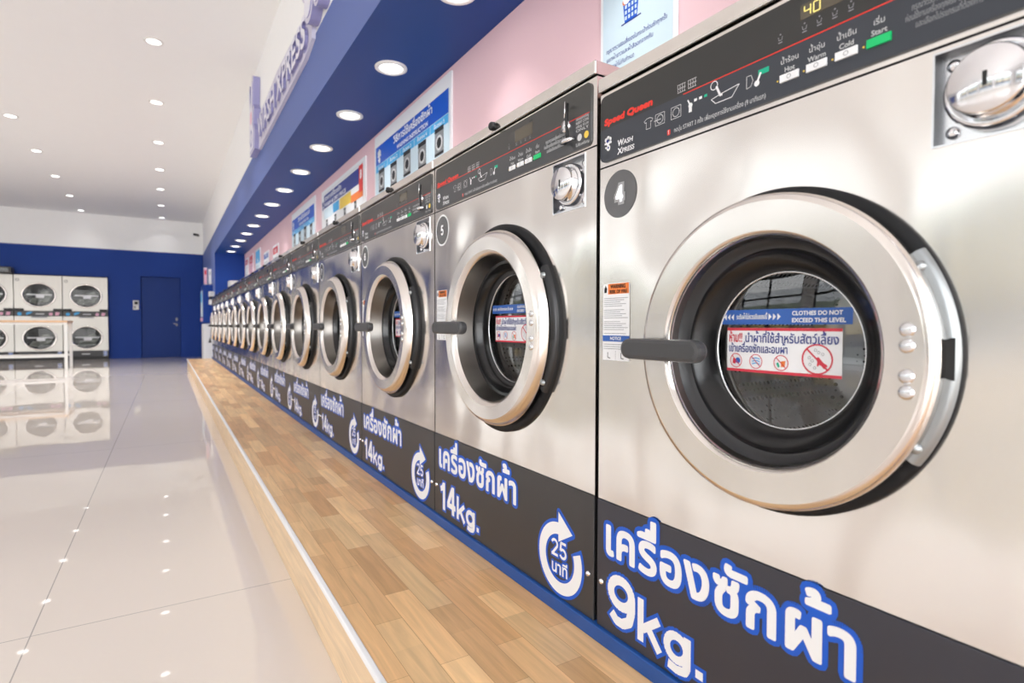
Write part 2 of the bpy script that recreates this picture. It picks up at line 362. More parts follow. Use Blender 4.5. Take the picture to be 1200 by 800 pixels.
P_SX = [1, 1]
class Flat(MB):
    """printed matter: flat shapes in x (right), z (up); w = height out of the surface"""
    buf = None
    def begin(s): s.buf = []
    def flush(s, mat, w):
        """merge everything drawn since begin() into one clean flat sheet"""
        V = []; Fc = []
        for pts, fs in s.buf:
            b = len(V); V += [Vector((p[0]*1000, p[1]*1000)) for p in pts]; Fc += [[b+i for i in f] for f in fs]
        s.buf = None
        if not V: return
        v, e, f, ov, oe, of = delaunay_2d_cdt(V, [], Fc, 0, 1e-4)
        s.add([(p.x/1000, -w, p.y/1000) for p in v], [tuple(t) for t, o in zip(f, of) if o], mat)
    def tri2(s, pts, fs, mat, w):
        if s.buf is not None: s.buf.append((pts, fs)); return
        s.add([(x, -w, z) for x, z in pts], fs, mat)
    def poly(s, pts, mat, w): s.tri2(pts, tess([pts]), mat, w)
    def rect(s, x0, z0, x1, z1, mat, w, nx=1, nz=1):
        vs = [(x0+(x1-x0)*i/nx, z0+(z1-z0)*j/nz) for j in range(nz+1) for i in range(nx+1)]
        s.tri2(vs, [(j*(nx+1)+i, j*(nx+1)+i+1, (j+1)*(nx+1)+i+1, (j+1)*(nx+1)+i) for j in range(nz) for i in range(nx)], mat, w)
    def rrect(s, x0, z0, x1, z1, r, mat, w):
        p = []
        for cx, cz, a in ((x1-r, z0+r, -90), (x1-r, z1-r, 0), (x0+r, z1-r, 90), (x0+r, z0+r, 180)): p += arc(cx, cz, r, r, a, a+90, 6)
        s.tri2(p, [tuple(range(len(p)))], mat, w)
    def disc(s, cx, cz, r, mat, w, n=28, sx=1): s.tri2([(cx+r*sx*math.cos(2*PI*i/n), cz+r*math.sin(2*PI*i/n)) for i in range(n)], [tuple(range(n))], mat, w)
    def ring(s, cx, cz, r0, r1, mat, w, a0=0, a1=360, n=40):
        P = []
        for i in range(n+1):
            a = math.radians(a0+(a1-a0)*i/n); P += [(cx+r0*math.cos(a), cz+r0*math.sin(a)), (cx+r1*math.cos(a), cz+r1*math.sin(a))]
        s.tri2(P, [(2*i, 2*i+1, 2*i+3, 2*i+2) for i in range(n)], mat, w)
    def stroke(s, pts, wd, mat, w, ext=0, joins=True, closed=False):
        n = len(pts); h = wd/2
        pr = [(pts[i], pts[i+1]) for i in range(n-1)]+([(pts[-1], pts[0])] if closed else [])
        w0 = w
        for i, (a, b) in enumerate(pr):
            w = w0+(i % 5)*2e-5
            dx, dz = b[0]-a[0], b[1]-a[1]; L = math.hypot(dx, dz)
            if L < 1e-9: continue
            dx /= L; dz /= L
            e0 = ext if i == 0 and not closed else 0; e1 = ext if i == len(pr)-1 and not closed else 0
            ax, az, bx, bz = a[0]-dx*e0, a[1]-dz*e0, b[0]+dx*e1, b[1]+dz*e1
            s.tri2([(ax+dz*h, az-dx*h), (bx+dz*h, bz-dx*h), (bx-dz*h, bz+dx*h), (ax-dz*h, az+dx*h)], [(0, 1, 2, 3)], mat, w)
        if joins:
            for i in (range(n) if closed else range(1, n-1)):
                a, b, c = pts[i-1], pts[i], pts[(i+1) % n]
                t = abs(math.atan2((b[0]-a[0])*(c[1]-b[1])-(b[1]-a[1])*(c[0]-b[0]), (b[0]-a[0])*(c[0]-b[0])+(b[1]-a[1])*(c[1]-b[1])))
                if t > .12: s.disc(b[0], b[1], h, mat, w, 8 if t > .5 else 6)
    def heavy(s, t, x, z, h, mat, w, wt=.19, grow=0, small=None, sx=1, only=None):
        """bold numerals; small = height of the lower-case letters"""
        s.begin()
        for ch in t:
            st, adv = HEAVY[ch]; k = small if (small and ch in 'kg.') else h
            if small: sx = P_SX[1] if ch in 'kg.' else P_SX[0]
            wid = wt*k
            for q in st: s.stroke([(x+p[0]*k*sx, z+p[1]*k) for p in q], wid+2*grow, mat, w, ext=grow, closed=(len(q) > 20 and abs(q[0][0]-q[-1][0])+abs(q[0][1]-q[-1][1]) < 1e-6))
            x += adv*k*sx
        s.flush(mat, w); return x
    def text(s, t, x, z, size, mat, w, bold=0, grow=0, width=None, slant=0, align='l', rot=0, spacing=0):
        groups, adv = text_loops(t, spacing)
        k = size if not width else width/adv
        kx = k; kz = size
        off = {'l': 0, 'c': -adv*kx/2, 'r': -adv*kx}[align]
        T = lambda p: (x+off+p[0]*kx+p[1]*kz*slant, z+p[1]*kz)
        if size > .012: s.begin()
        for gi, loops in enumerate(groups):
            if s.buf is None: w += 1e-5 if gi % 2 else -1e-5
            L = [[T(p) for p in l] for l in loops]
            pts = [p for l in L for p in l]
            s.tri2(pts, tess(L), mat, w)
            d = bold*size+grow
            if d > 0:
                for l in L: s.stroke(l, 2*d, mat, w, closed=True)
        if s.buf is not None: s.flush(mat, w)
        return adv*kx
    def solid(s, t, x, z, size, y0, y1, mat, side, width=None, bold=.0):
        groups, adv = text_loops(t); kx = width/adv if width else size
        for loops in groups:
            L = [[(x+p[0]*kx, z+p[1]*size) for p in l] for l in loops]; pts = [p for l in L for p in l]; n = len(pts)
            s.add([(a, y0, b) for a, b in pts], tess(L), mat)
            base = 0
            for l in L:
                m = len(l); s.add([(a, y0, b) for a, b in l]+[(a, y1, b) for a, b in l], [(i, (i+1) % m, m+(i+1) % m, m+i) for i in range(m)], side)
    def bend(s, cx, cz, R, hgt):
        s.v = [(x, y-hgt*max(0, 1-((x-cx)**2+(z-cz)**2)/R**2), z) for x, y, z in s.v]
    def mesh(s, name):
        me = bpy.data.meshes.new(name); me.from_pydata(s.v, [], s.f)
        for m in s.mats: me.materials.append(m)
        for i, p in enumerate(me.polygons): p.material_index = s.m[i]
        me.update(); return me

# ------------------------------------------------------------------ room measures (metres)
XF, XP, HS = .762, 1.26, 2.079       # soffit face, pink wall, soffit height
YB, YFAR, YEND = -3.0, 15.43, 11.6
XL, HC, HB = -5.5, 3.2, 2.45
def struct(name, mb): return tag(mb.build(name), kind='structure')

m = MB(); m.add([(XL-.2, YB-.2, 0), (2, YB-.2, 0), (2, YFAR+.2, 0), (XL-.2, YFAR+.2, 0)], [(0, 1, 2, 3)], M['floor']); struct('floor', m)
m = MB(); m.box(XL-.2, 2, YB-.2, YFAR+.2, HC, HC+.15, M['ceil']); struct('ceiling', m)
m = MB(); m.box(XP, XP+.12, YB, YEND, 0, HS, M['pink']); struct('wall_right', m)
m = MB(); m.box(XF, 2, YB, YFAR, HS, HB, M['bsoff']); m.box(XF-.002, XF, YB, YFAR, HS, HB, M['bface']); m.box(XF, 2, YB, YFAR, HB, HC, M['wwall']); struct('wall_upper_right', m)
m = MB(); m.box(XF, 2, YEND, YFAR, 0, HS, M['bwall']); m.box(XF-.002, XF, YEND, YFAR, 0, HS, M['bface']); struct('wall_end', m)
m = MB()
DX0, DX1, DH = -.50, .28, 1.875
m.box(XL, DX0, YFAR, YFAR+.15, 0, HB, M['bwall']); m.box(DX1, 2, YFAR, YFAR+.15, 0, HB, M['bwall']); m.box(DX0, DX1, YFAR, YFAR+.15, DH, HB, M['bwall'])
m.box(DX0, DX1, YFAR+.1, YFAR+.15, 0, DH, M['bwall']); m.box(XL, 2, YFAR, YFAR+.15, HB, HC, M['wwall']); struct('wall_far', m)
m = MB(); m.box(XL-.2, 2, YB-.15, YB, 2.95, HC, M['wwall']); m.box(XL-.2, XL+.3, YB-.15, YB, 0, 2.95, M['wwall']); m.box(.9, 2, YB-.15, YB, 0, 2.95, M['wwall']); m.box(XL+.3, .9, YB-.15, YB, 0, .08, M['wwall']); struct('wall_back', m)
f = MB()
for x in (XL+.3, -3.4, -1.6, .1, .85): f.box(x, x+.05, YB-.11, YB-.04, .08, 2.95, M['frame'])
for z in (.08, 2.2, 2.90): f.box(XL+.3, .9, YB-.11, YB-.04, z, z+.05, M['frame'])
w = struct('window_6', f); g = MB(); g.add([(XL+.3, YB-.07, .08), (.9, YB-.07, .08), (.9, YB-.07, 2.95), (XL+.3, YB-.07, 2.95)], [(0, 1, 2, 3)], M['pane']); g.build('pane', w)
m = MB(); bays = [(-2.6, 0.2), (.6, 3.4), (3.8, 6.6), (7.0, 9.8), (10.2, 12.6)]
m.box(XL-.15, XL, YB, YFAR, 2.75, HC, M['wwall']); m.box(XL-.15, XL, YB, YFAR, 0, .12, M['wwall'])
prev = YB
for a, b in bays+[(YFAR, YFAR)]:
    if a > prev: m.box(XL-.15, XL, prev, a, .12, 2.75, M['wwall'])
    prev = b
struct('wall_left', m)
for i, (a, b) in enumerate(bays):
    f = MB(); t = .05
    for y in (a, (a+b)/2-t/2, b-t): f.box(XL-.11, XL-.04, y, y+t, .12, 2.75, M['frame'])
    for z in (.12, 2.1, 2.70): f.box(XL-.11, XL-.04, a, b, z, z+t, M['frame'])
    w = struct('window_%d' % (i+1), f)
    g = MB(); g.add([(XL-.07, a, .12), (XL-.07, b, .12), (XL-.07, b, 2.75), (XL-.07, a, 2.75)], [(0, 1, 2, 3)], M['pane']); g.build('pane', w)
m = MB(); m.add([(-40, -30, -.12), (XL-.15, -30, -.12), (XL-.15, 40, -.12), (-40, 40, -.12)], [(0, 1, 2, 3)], M['pave']); struct('ground', m)
m = MB()
for z0, z1, c in ((-.1, .5, 'gunmetal'), (.5, 1.2, 'navy_far'), (1.2, 1.85, 'street_yellow'), (1.85, 2.5, 'greytxt'), (2.5, 3.2, 'street_green'), (3.2, 4.2, 'offwhite')): m.box(-13.4, -13, -6, 24, z0, z1, M[c])
for k in range(16): m.box(-13.0, -12.9, -5+k*1.9+(k*37 % 7)*.1, -4.7+k*1.9+(k*37 % 7)*.14, 0, 2.4, M['frame'])
struct('reflection_backdrop', m)  # unseen backdrop, added and banded in colour for reflections in door glass

# blue door in the far wall
d = MB(); d.box(DX0+.012, DX1-.004, YFAR+.035, YFAR+.085, .004, DH-.012, M['bdoor'], .003); door1 = struct('door_1', d)
h = MB(); hx = .20
h.box(hx-.022, hx+.022, YFAR+.027, YFAR+.035, .735, .80, M['greytxt'], .003); h.box(hx-.022, hx+.022, YFAR+.027, YFAR+.035, .855, .93, M['greytxt'], .003)
h.lathe([(0, .0), (.028, .0), (.03, .008), (.02, .016), (0, .017)], hx, .895, M['chrome_satin'], 20)
h.tube([(hx, YFAR+.03, .79), (hx, YFAR-.02, .79), (hx-.07, YFAR-.025, .79)], .010, M['chrome_satin'])
h.build('door_handle', door1)

# ------------------------------------------------------------------ plinth
pl = empty('washer_plinth', 'long low wooden plinth with white edge strip carrying the washing machine row', 'plinth', (XF, 5, 0))
def shift(o, p): o.location = Vector(o.location)-p.location; return o
m = MB(); m.box(.302, XP-.02, -2.2, YEND-.002, .13, .148, M['parq']); shift(m.build('plank_top', pl), pl)
m = MB(); m.box(.304, XP-.02, -2.2, YEND-.002, 0.001, .13, M['riser']); shift(m.build('riser', pl), pl)
m = MB(); m.box(.296, .309, -2.2, YEND-.002, .137, .1505, M['nosing'], .003); shift(m.build('edge_trim', pl), pl)
m = MB(); m.box(.690, 1.2, -.2, YEND-.06, .1485, .1775, M['bstrip'], .002)
tag(m.build('base_rail'), 'blue painted base strip between wooden plinth and washing machines', 'base strip')

# ------------------------------------------------------------------ washing machines
def bubbles(f, x, z, s, mat, w):
    for a, b, r in ((0, 0, .42), (.38, .30, .30), (-.34, .34, .27), (.05, .52, .26), (.55, -.1, .16), (-.5, -.12, .14), (.1, -.75, .36), (-.4, -.62, .12)):
        f.disc(x+a*s, z+b*s, r*s, mat, w, 14)
def washer(P):
    W, H, D = P['W'], P['H'], .54
    hw = W/2; U = lambda u: u-hw
    cx, cz = P['door']; R = P['R']            # door centre, dark surround radius
    root = empty(P['name'], P['label'], 'washing machine', P['loc'], -PI/2, P.get('group'))
    zk, zs, zc = P['kick'], P['seam'], P['cap']
    # cabinet: front sheet with the door opening, sides, top and back
    b = MB(); hole = P['hole_cab']
    ax, az, aw, ah = P['coin']; rx0 = U(ax); rx1 = rx0+aw
    outer = [(-hw, zk), (hw, zk), (hw, zs), (-hw, zs)]
    circ = [(cx+hole*math.cos(2*PI*i/96), cz+hole*math.sin(2*PI*i/96)) for i in range(96)][::-1]
    slot = [(rx0, az), (rx0, az+ah), (rx1, az+ah), (rx1, az)]
    fl = outer+circ+slot; b.add([(x, 0, z) for x, z in fl], tess([outer, circ, slot]), M['steel'])
    b.add([(-hw, 0, 0), (-hw, D, 0), (-hw, D, zc), (-hw, 0, zc)], [(0, 1, 2, 3)], M['steel'])
    b.add([(hw, 0, 0), (hw, D, 0), (hw, D, zc), (hw, 0, zc)], [(3, 2, 1, 0)], M['steel'])
    b.add([(-hw, D, 0), (hw, D, 0), (hw, D, zc), (-hw, D, zc)], [(0, 1, 2, 3)], M['steel'])
    b.add([(-hw, 0, zs+.003), (hw, 0, zs+.003), (hw, 0, zc), (-hw, 0, zc)], [(0, 1, 2, 3)], M['steel'])   # header behind the control panel
    b.add([(-hw, .004, zs-.002), (hw, .004, zs-.002), (hw, .004, zs+.005), (-hw, .004, zs+.005)], [(0, 1, 2, 3)], M['black'])
    b.build('cabinet', root)
    c = MB(); c.box(-hw-.001, hw+.001, -.007, D, zc+.003, H, M['steel'], .003)
    cap = c.build('top_cover', root)
    k = MB(); k.lathe([(.0001, .021), (.007, .021), (.010, .018), (.011, .010), (.007, .008), (.007, .006)], U(P['plug']), zc+.016, M['black'], 18)
    k.build('lock_plug', cap)
    # kick panel with lettering
    P_SX[:] = P['ksx']
    k = MB(); k.box(-hw, hw, -.002, .02, 0, zk-.0015, P['kickmat'], .001); kick = k.build('kick_panel', root)
    f = Flat(); w = .0026; tx, tz, tw, ts = P['line1']
    f.text('เครื่องซักผ้า', U(tx), tz, ts, M['pblue'], w, bold=.030, grow=.0075, width=tw, spacing=.03)
    f.text('เครื่องซักผ้า', U(tx), tz, ts, M['white'], w+.0006, bold=.030, width=tw, spacing=.03)
    nx, nz, nh = P['line2']
    f.heavy(P['kg'], U(nx), nz, nh, M['pblue'], w, grow=.006, small=nh*.80)
    f.heavy(P['kg'], U(nx), nz, nh, M['white'], w+.0006, small=nh*.80)
    tag(f.build('lettering', kick), 'white Thai lettering with the load weight, outlined blue')
    if P.get('dial'):
        dx, dz = U(P['dial'][0]), P['dial'][1]; f = Flat(); ro, ri = .075, .050
        head = [(dx-.004, dz+.098), (dx+.044, dz+.062), (dx-.004, dz+.034)]
        f.ring(dx, dz, ri-.006, ro+.007, M['pblue'], w, 88, 402-12)
        f.stroke(head, .015, M['pblue'], w-.0002, closed=True); f.poly(head, M['pblue'], w-.0001)
        f.ring(dx, dz, ri, ro, M['white'], w+.0006, 88, 384)
        f.poly(head, M['white'], w+.0008)
        for g, mt, ww in ((.004, M['pblue'], w), (0, M['white'], w+.0006)):
            f.heavy('25', dx-.031, dz+.000, .038, mt, ww, wt=.15, grow=g, sx=1.15)
            f.text('นาที', dx, dz-.034, .036, mt, ww, bold=.02, grow=g, align='c')
        tag(f.build('timer_mark', kick), 'white circular arrow mark reading 25 minutes in Thai')
    for u in (.013, W-.016):
        s_ = MB(); s_.lathe([(.0001, .007), (.004, .006), (.006, .003), (.006, .001)], U(u), .087, M['chrome'], 14); s_.build('screw', kick)
    # control panel
    z0, z1 = P['pan']; u0, u1 = P['panu']; zr0, zr1 = P['redz']
    p = Flat(); A, B = P['pmat']; r = .012
    x0, x1 = U(u0), U(u1)
    zl = lambda x: zr0+(zr1-zr0)*(x-x0)/(x1-x0)
    top = [(x0, zl(x0)), (x1, zl(x1))]+arc(x1-r, z1-r, r, r, 0, 90, 6)+arc(x0+r, z1-r, r, r, 90, 180, 6)
    bot = arc(x0+r, z0+r, r, r, 180, 270, 6)+arc(x1-r, z0+r, r, r, 270, 360, 6)+[(x1, zl(x1)), (x0, zl(x0))]
    p.prism(top, -.0035, .0, A); p.prism(bot, -.0035, .0, B)
    cp = p.build('control_panel', root)
    f = Flat(); w = .004; q = P['ps']; pz = lambda t: z0+(z1-z0)*t      # q = horizontal scale of the print
    X = lambda u: U(u0+(u-.003)*q)
    f.stroke([(X(.20 if P['big'] else .012), zl(X(.20))), (x1-.004, zl(x1))], .0016, M['red'], w, joins=False)
    bz_ = pz(.585)-.004
    f.text('Speed Queen', X(.014), bz_, .0150, M['red'], w, bold=.08, width=P['brandw'], slant=.12)
    bubbles(f, X(.024), pz(.285), .0145, M['white'], w)
    f.disc(X(.0235), pz(.30), .0030, M['navy'], w+.0004, 10); f.disc(X(.0255), pz(.20), .0022, M['navy'], w+.0004, 10)
    for t0, t1, zz, wa, wb in (('W', 'ASH', .165, .015, .024), ('X', 'PRESS', .045, .0115, .031)):
        f.text(t0, X(.050), pz(zz), .0150, M['white'], w, bold=.03, slant=.1, width=wa); f.text(t1, X(.050)+wa, pz(zz), .0115, M['white'], w, bold=.03, slant=.1, width=wb)
    # pictograms: baskets, shirt, drum, coins, hand, tray, door, press
    lw = .0009; pi = lambda t: pz(.31+(t-.385)*.66)
    for bx in (.190, .211) if P['big'] else (.20, .222, .244):
        for i in range(4): f.stroke([(X(bx)+i*.0042, pz(.545)), (X(bx)+i*.0048-.001, pz(.645))], lw, M['offwhite'], w, joins=False)
        for i in range(3): f.stroke([(X(bx)-.001, pz(.545+.05*i)), (X(bx)+.0150, pz(.545+.05*i))], lw, M['offwhite'], w, joins=False)
    sx = X(.116)
    f.stroke([(sx, pi(.46)), (sx+.006, pi(.50)), (sx+.014, pi(.50)), (sx+.020, pi(.46)), (sx+.017, pi(.41)), (sx+.015, pi(.43)), (sx+.015, pi(.28)), (sx+.005, pi(.28)), (sx+.005, pi(.43)), (sx+.003, pi(.41))], lw, M['offwhite'], w, closed=True, joins=False)
    for i, bx in enumerate((.142, .176)):
        f.stroke([(X(bx), pi(.27)), (X(bx)+.020, pi(.27)), (X(bx)+.020, pi(.50)), (X(bx), pi(.50))], lw, M['offwhite'], w, closed=True, joins=False)
        f.ring(X(bx)+.010, pi(.385), .0062, .0073, M['offwhite'], w, n=16)
    f.stroke([(X(.139), pi(.38)), (X(.154), pi(.38))], .0014, M['offwhite'], w)
    hx = X(.215); f.disc(hx, pi(.40), .0040, M['white'], w, 12); f.rect(hx-.003, pi(.27), hx+.003, pi(.40), M['white'], w+.0002); f.stroke([(hx, pi(.40)), (hx-.005, pi(.52))], .0024, M['white'], w+.0004)
    for i, c_ in enumerate(('white', 'white', 'teal')): f.rect(hx+.007+i*.0095, pi(.44), hx+.0125+i*.0095, pi(.49), M[c_], w)
    tx = X(.254); f.stroke([(tx, pi(.34)), (tx+.008, pi(.24)), (tx+.036, pi(.24)), (tx+.048, pi(.42)), (tx+.018, pi(.38)), (tx, pi(.34))], .0011, M['white'], w, joins=False)
    f.ring(tx+.005, pi(.58), .0055, .0068, M['white'], w, n=14); f.stroke([(tx+.009, pi(.55)), (tx+.016, pi(.36)), (tx+.020, pi(.36))], .0036, M['white'], w+.0002)
    gx = X(.314); f.stroke([(gx, pi(.27)), (gx+.007, pi(.29)), (gx+.010, pi(.38)), (gx+.007, pi(.48)), (gx, pi(.48))], lw, M['offwhite'], w, closed=True, joins=False)
    gx = X(.332); f.rect(gx, pi(.42), gx+.016, pi(.51), M['teal'], w); f.disc(gx-.002, pi(.30), .0042, M['white'], w, 12); f.stroke([(gx-.002, pi(.30)), (gx+.004, pi(.46))], .003, M['white'], w+.0002)
    wz = pz(.055)
    f.rrect(X(.168), wz-.001, X(.168)+.0065, wz+.0075, .0012, M['red'], w); f.text('!', X(.168)+.00325, wz+.0005, .0085, M['white'], w+.0004, bold=.03, align='c')
    f.text('กดปุ่ม START 3 ครั้ง เพื่อหยุดการใช้งานเครื่อง (9 นาทีแรก)', X(.182), wz, .0095, M['offwhite'], w, bold=.006, width=.162*q)
    bx0 = P['btn']
    for i, (a, t) in enumerate((('น้ำร้อน', 'Hot'), ('น้ำอุ่น', 'Warm'), ('น้ำเย็น', 'Cold'), ('เริ่ม', 'Start'))):
        x = U(bx0[i])+.0125
        f.text(a, x, pz(.345), .0095, M['offwhite'], w, bold=.008, align='c'); f.text(t, x, pz(.25), .0088, M['offwhite'], w, bold=.02, align='c')
        f.disc(x-.0165, pz(.18), .0013, M['yellow'], w, 8)
    for i in range(5):
        ix = U(P['lcd'])+(-.027 if i == 0 else -.006+i*.019-.007); iz = pz(.615)
        f.disc(ix, iz+.0075, .0011, M['greytxt'], w, 8); f.stroke([(ix-.003, iz+.0045), (ix-.002, iz), (ix+.002, iz), (ix+.003, iz+.0045)], .0008, M['greytxt'], w); f.stroke([(ix-.003, iz-.003), (ix+.003, iz-.003)], .0013, M['greytxt'], w)
    nx = U(P['note'])
    for i, t in enumerate(('กรุณาตรวจสอบสิ่งของในกระเป๋า', 'ก่อนใช้งานเครื่องทุกครั้ง ปิดประตูให้สนิท', 'และเลือกโปรแกรมที่ต้องการ')):
        f.text(t, nx+(.004, -.002, .008)[i], pz(.335-.083*i), .0095, M['greytxt'] if P['big'] else M['offwhite'], w, bold=.008, width=(.070, .078, .060)[i])
    if not P['big']:
        nx = U(.694)
        for i, t in enumerate(('ช่องหยอดเหรียญ', 'INSERT COINS', 'เหรียญ 10 บาท', 'ONLY')): f.text(t, nx, pz(.47-.062*i), .0075, M['offwhite'], w, bold=.008, width=.040)
        f.disc(nx+.012, pz(.185), .0070, M['offwhite'], w, 18); f.disc(nx+.033, pz(.185), .0070, M['yellow'], w, 18)
        f.text('ไม่รับเหรียญ', nx, pz(.05), .0075, M['offwhite'], w, bold=.008, width=.042)
    tag(f.build('printed_legend', cp), 'red and white printed legend with pictograms')
    d = Flat(); lx = U(P['lcd']); d.rect(lx, pz(.72 if P['big'] else .645), lx+.073, pz(.875), M['lcd'], .0042)
    if P['big']:
        seg = {'4': 'fgbc', '0': 'abcdef'}
        for i, ch in enumerate('40'):
            ox, oz, sw, sh = lx+.006+i*.012, pz(.745), .008, .0062
            S = {'a': ((0, 2), (1, 2)), 'b': ((1, 1), (1, 2)), 'c': ((1, 0), (1, 1)), 'd': ((0, 0), (1, 0)), 'e': ((0, 0), (0, 1)), 'f': ((0, 1), (0, 2)), 'g': ((0, 1), (1, 1))}
            for c_ in seg[ch]: d.stroke([(ox+a*sw, oz+b_*sh) for a, b_ in S[c_]], .0016, M['segs'], .0048)
    else: d.rect(lx+.061, pz(.885), lx+.073, pz(.91), M['black'], .0042)
    d.build('display', cp)
    for i in range(4):
        x = U(bx0[i]); e = Flat(); mt = M['green'] if i == 3 else M['white']
        e.prism([(x, pz(.145)), (x+.0255, pz(.145)), (x+.0255, pz(.225)), (x, pz(.225))], -.006, -.0034, mt)
        if i < 3: e.ring(x+.013, pz(.185), .0022, .0030, M['greytxt'], .0064, n=12)
        e.build('start_button' if i == 3 else 'temperature_button', cp)
    if not P['big']:
        kx = U(.676); l = MB()
        l.tube([(kx, -.012, pz(.80)), (kx, -.014, pz(.55)), (kx+.001, -.013, pz(.30)), (kx+.001, -.012, pz(.19))], .0032, M['black'])
        l.tube([(kx-.002, -.016, pz(.83)), (kx-.001, -.018, pz(.56))], .0013, M['chrome'])
        l.lathe([(.0001, .012), (.011, .011), (.013, .006), (.013, .003)], kx-.012, pz(.46), M['chrome'], 18)
        l.tube([(kx-.018, -.004, pz(.20)), (kx-.012, -.016, pz(.17)), (kx, -.020, pz(.17)), (kx+.012, -.016, pz(.18)), (kx+.016, -.004, pz(.20))], .004, M['chrome'])
        l.build('coin_latch', cp)
    # coin plate
    x0, x1 = rx0, rx1; dp = .013
    c = MB()
    c.add([(x0, 0, az), (x0, 0, az+ah), (x1, 0, az+ah), (x1, 0, az), (x0, dp, az), (x0, dp, az+ah), (x1, dp, az+ah), (x1, dp, az)], [(0, 1, 5, 4), (1, 2, 6, 5), (2, 3, 7, 6), (3, 0, 4, 7)], M['recess'])
    c.add([(x0, dp, az), (x1, dp, az), (x1, dp, az+ah), (x0, dp, az+ah)], [(0, 1, 2, 3)], M['chrome_satin'])
    for q in ((x0-.002, x1+.002, az-.002, az), (x0-.002, x1+.002, az+ah, az+ah+.002), (x0-.002, x0, az, az+ah), (x1, x1+.002, az, az+ah)): c.box(q[0], q[1], -.0012, .0005, q[2], q[3], M['chrome_satin'])
    coin = c.build('coin_plate', root)
    kx, kz = x0+aw*.47, az+ah*.52; l = MB()
    l.lathe([(r_, w_-.014) for r_, w_ in ((.043, .001), (.043, .012), (.040, .016), (.036, .017), (.0345, .012), (.0335, .012), (.0335, .030), (.031, .034), (.0001, .035))], kx, kz, M['chrome'], 40)
    l.box(kx-.0018, kx+.0018, -.0216, -.0205, kz-.007, kz+.007, M['black']); l.build('lock_cylinder', coin)
    for px in (x0+.013, x1-.013):
        for pz_ in (az+.013, az+ah-.013):
            l = MB(); l.lathe([(.0001, -.006), (.005, -.007), (.0065, -.010), (.0065, -.0128)], px, pz_, M['chrome'], 16); l.build('bolt', coin)
    # number sticker
    sx, sz, sr = U(.0545), P['numz'], P['numr']
    f = Flat()
    f.disc(sx, sz, sr, M['gloss_sticker'] if P['big'] else M['white'], .0008, 40)
    if not P['big']: f.disc(sx, sz, sr-.005, M['gloss_sticker'], .0013, 40)
    ns = f.build('number_sticker', root)
    P['numpos'] = (sx, sz); root_ns = ns
    # safety label
    lx0, lz0, lx1, lz1 = P['label_box']; lx0 = U(lx0); lx1 = U(lx1); L = lz1-lz0; lw_ = lx1-lx0
    f = Flat(); f.rect(lx0, lz0, lx1, lz1, M['white'], .0008)
    f.rect(lx0+.014, lz1-.020, lx1-.002, lz1-.001, M['orange'], .0012)
    f.text('WARNING', lx0+.021, lz1-.0095, .0100, M['black'], .0016, bold=.03, width=.040); f.text('RISK OF FIRE', lx0+.019, lz1-.0185, .0085, M['black'], .0016, bold=.03, width=.046)
    f.poly([(lx0+.004, lz1-.017), (lx0+.010, lz1-.017), (lx0+.0115, lz1-.010), (lx0+.007, lz1-.003), (lx0+.0035, lz1-.011)], M['black'], .0012)
    for i in range(22):
        zz = lz1-.028-i*.0036
        if zz < lz0+.048: break
        if i % 6 == 5: continue
        f.rect(lx0+.003, zz, lx1-.004-(i*7 % 5)*.005, zz+.0010, M['greytxt'], .0012)
    f.rect(lx0, lz0+.035, lx1, lz0+.046, M['sblue'], .0012); f.text('NOTICE', (lx0+lx1)/2, lz0+.038, .008, M['white'], .0016, bold=.03, align='c')
    for i in range(3): f.rect(lx0+.003, lz0+.021+i*.004, lx1-.006, lz0+.022+i*.004, M['greytxt'], .0012)
    for a in (.2, .7): f.stroke([(lx0+lw_*a, lz0+.015), (lx0+lw_*a, lz0+.005), (lx0+lw_*(a+.1), lz0+.004)], .0014, M['black'], .0012)
    f.rect(lx0+lw_*.49, lz0, lx0+lw_*.5, lz0+.018, M['greytxt'], .0012)
    f.build('safety_label', root)
    # dark surround and hinge
    g = MB(); g.lathe([(R, 0), (R, .006), (R-.005, .010), (R-.03, .008), (hole-.004, .004), (hole-.006, -.05)], cx, cz, M['rubber'], 96); g.build('door_surround', root)
    hg = MB(); a = math.radians(33); hm = M['gunmetal' if P['big'] else 'hinge_dark']
    hg.lathe([(R-.001, .0), (R-.001, .012), (R-.006, .018), (R-.030, .018), (R-.032, .010)], cx, cz, hm, 24, True, -a, a)
    nt_ = [(cx+R-.003+.020*math.cos(math.radians(90+180*i/14)), cz+.022*math.sin(math.radians(90+180*i/14))) for i in range(15)]; hg.prism(nt_, -.0188, -.0178, M['black'])
    hinge = hg.build('hinge', root)
    for s_ in (-1, 1):
        l = MB(); l.lathe([(.0001, .025), (.005, .024), (.0065, .018)], cx+(R-.012)*math.cos(a*.86), cz+s_*(R-.012)*math.sin(a*.86), M['gunmetal'], 12); l.build('bolt', hinge)
    # door
    d = MB(); k_ = P['rsplit']; d.lathe(P['ring'][:k_+1], cx, cz, M['steel_ring'], 120); d.lathe(P['ring'][k_:], cx, cz, M['lip'], 120); door = d.build('door', root)
    fu = MB(); ns_ = P['fsplit']; fu.lathe(P['funnel'][:ns_+1], cx, cz, M[P['fmat']], 96); fu.lathe(P['funnel'][ns_:], cx, cz, M['gloss_black'], 96); fu.build('window_bezel', door)
    rg, wg, dome = P['glass']
    rm = MB(); rm.lathe([(rg+.0012, wg-.001), (rg+.0008, wg+.0025), (rg-.0008, wg+.003), (rg-.0018, wg+.001)], cx, cz, M['chrome_satin'], 80); rm.build('window_rim', door)
    gl = MB(); gl.lathe([(rg*t, wg+dome*(1-t*t)) for t in (1.02, .85, .7, .55, .4, .25, .12, .0005)], cx, cz, M['glass'], 64); gl.build('window_glass', door)
    hx0, hx1, hz, hh = P['handle']
    hb = MB(); pr = []
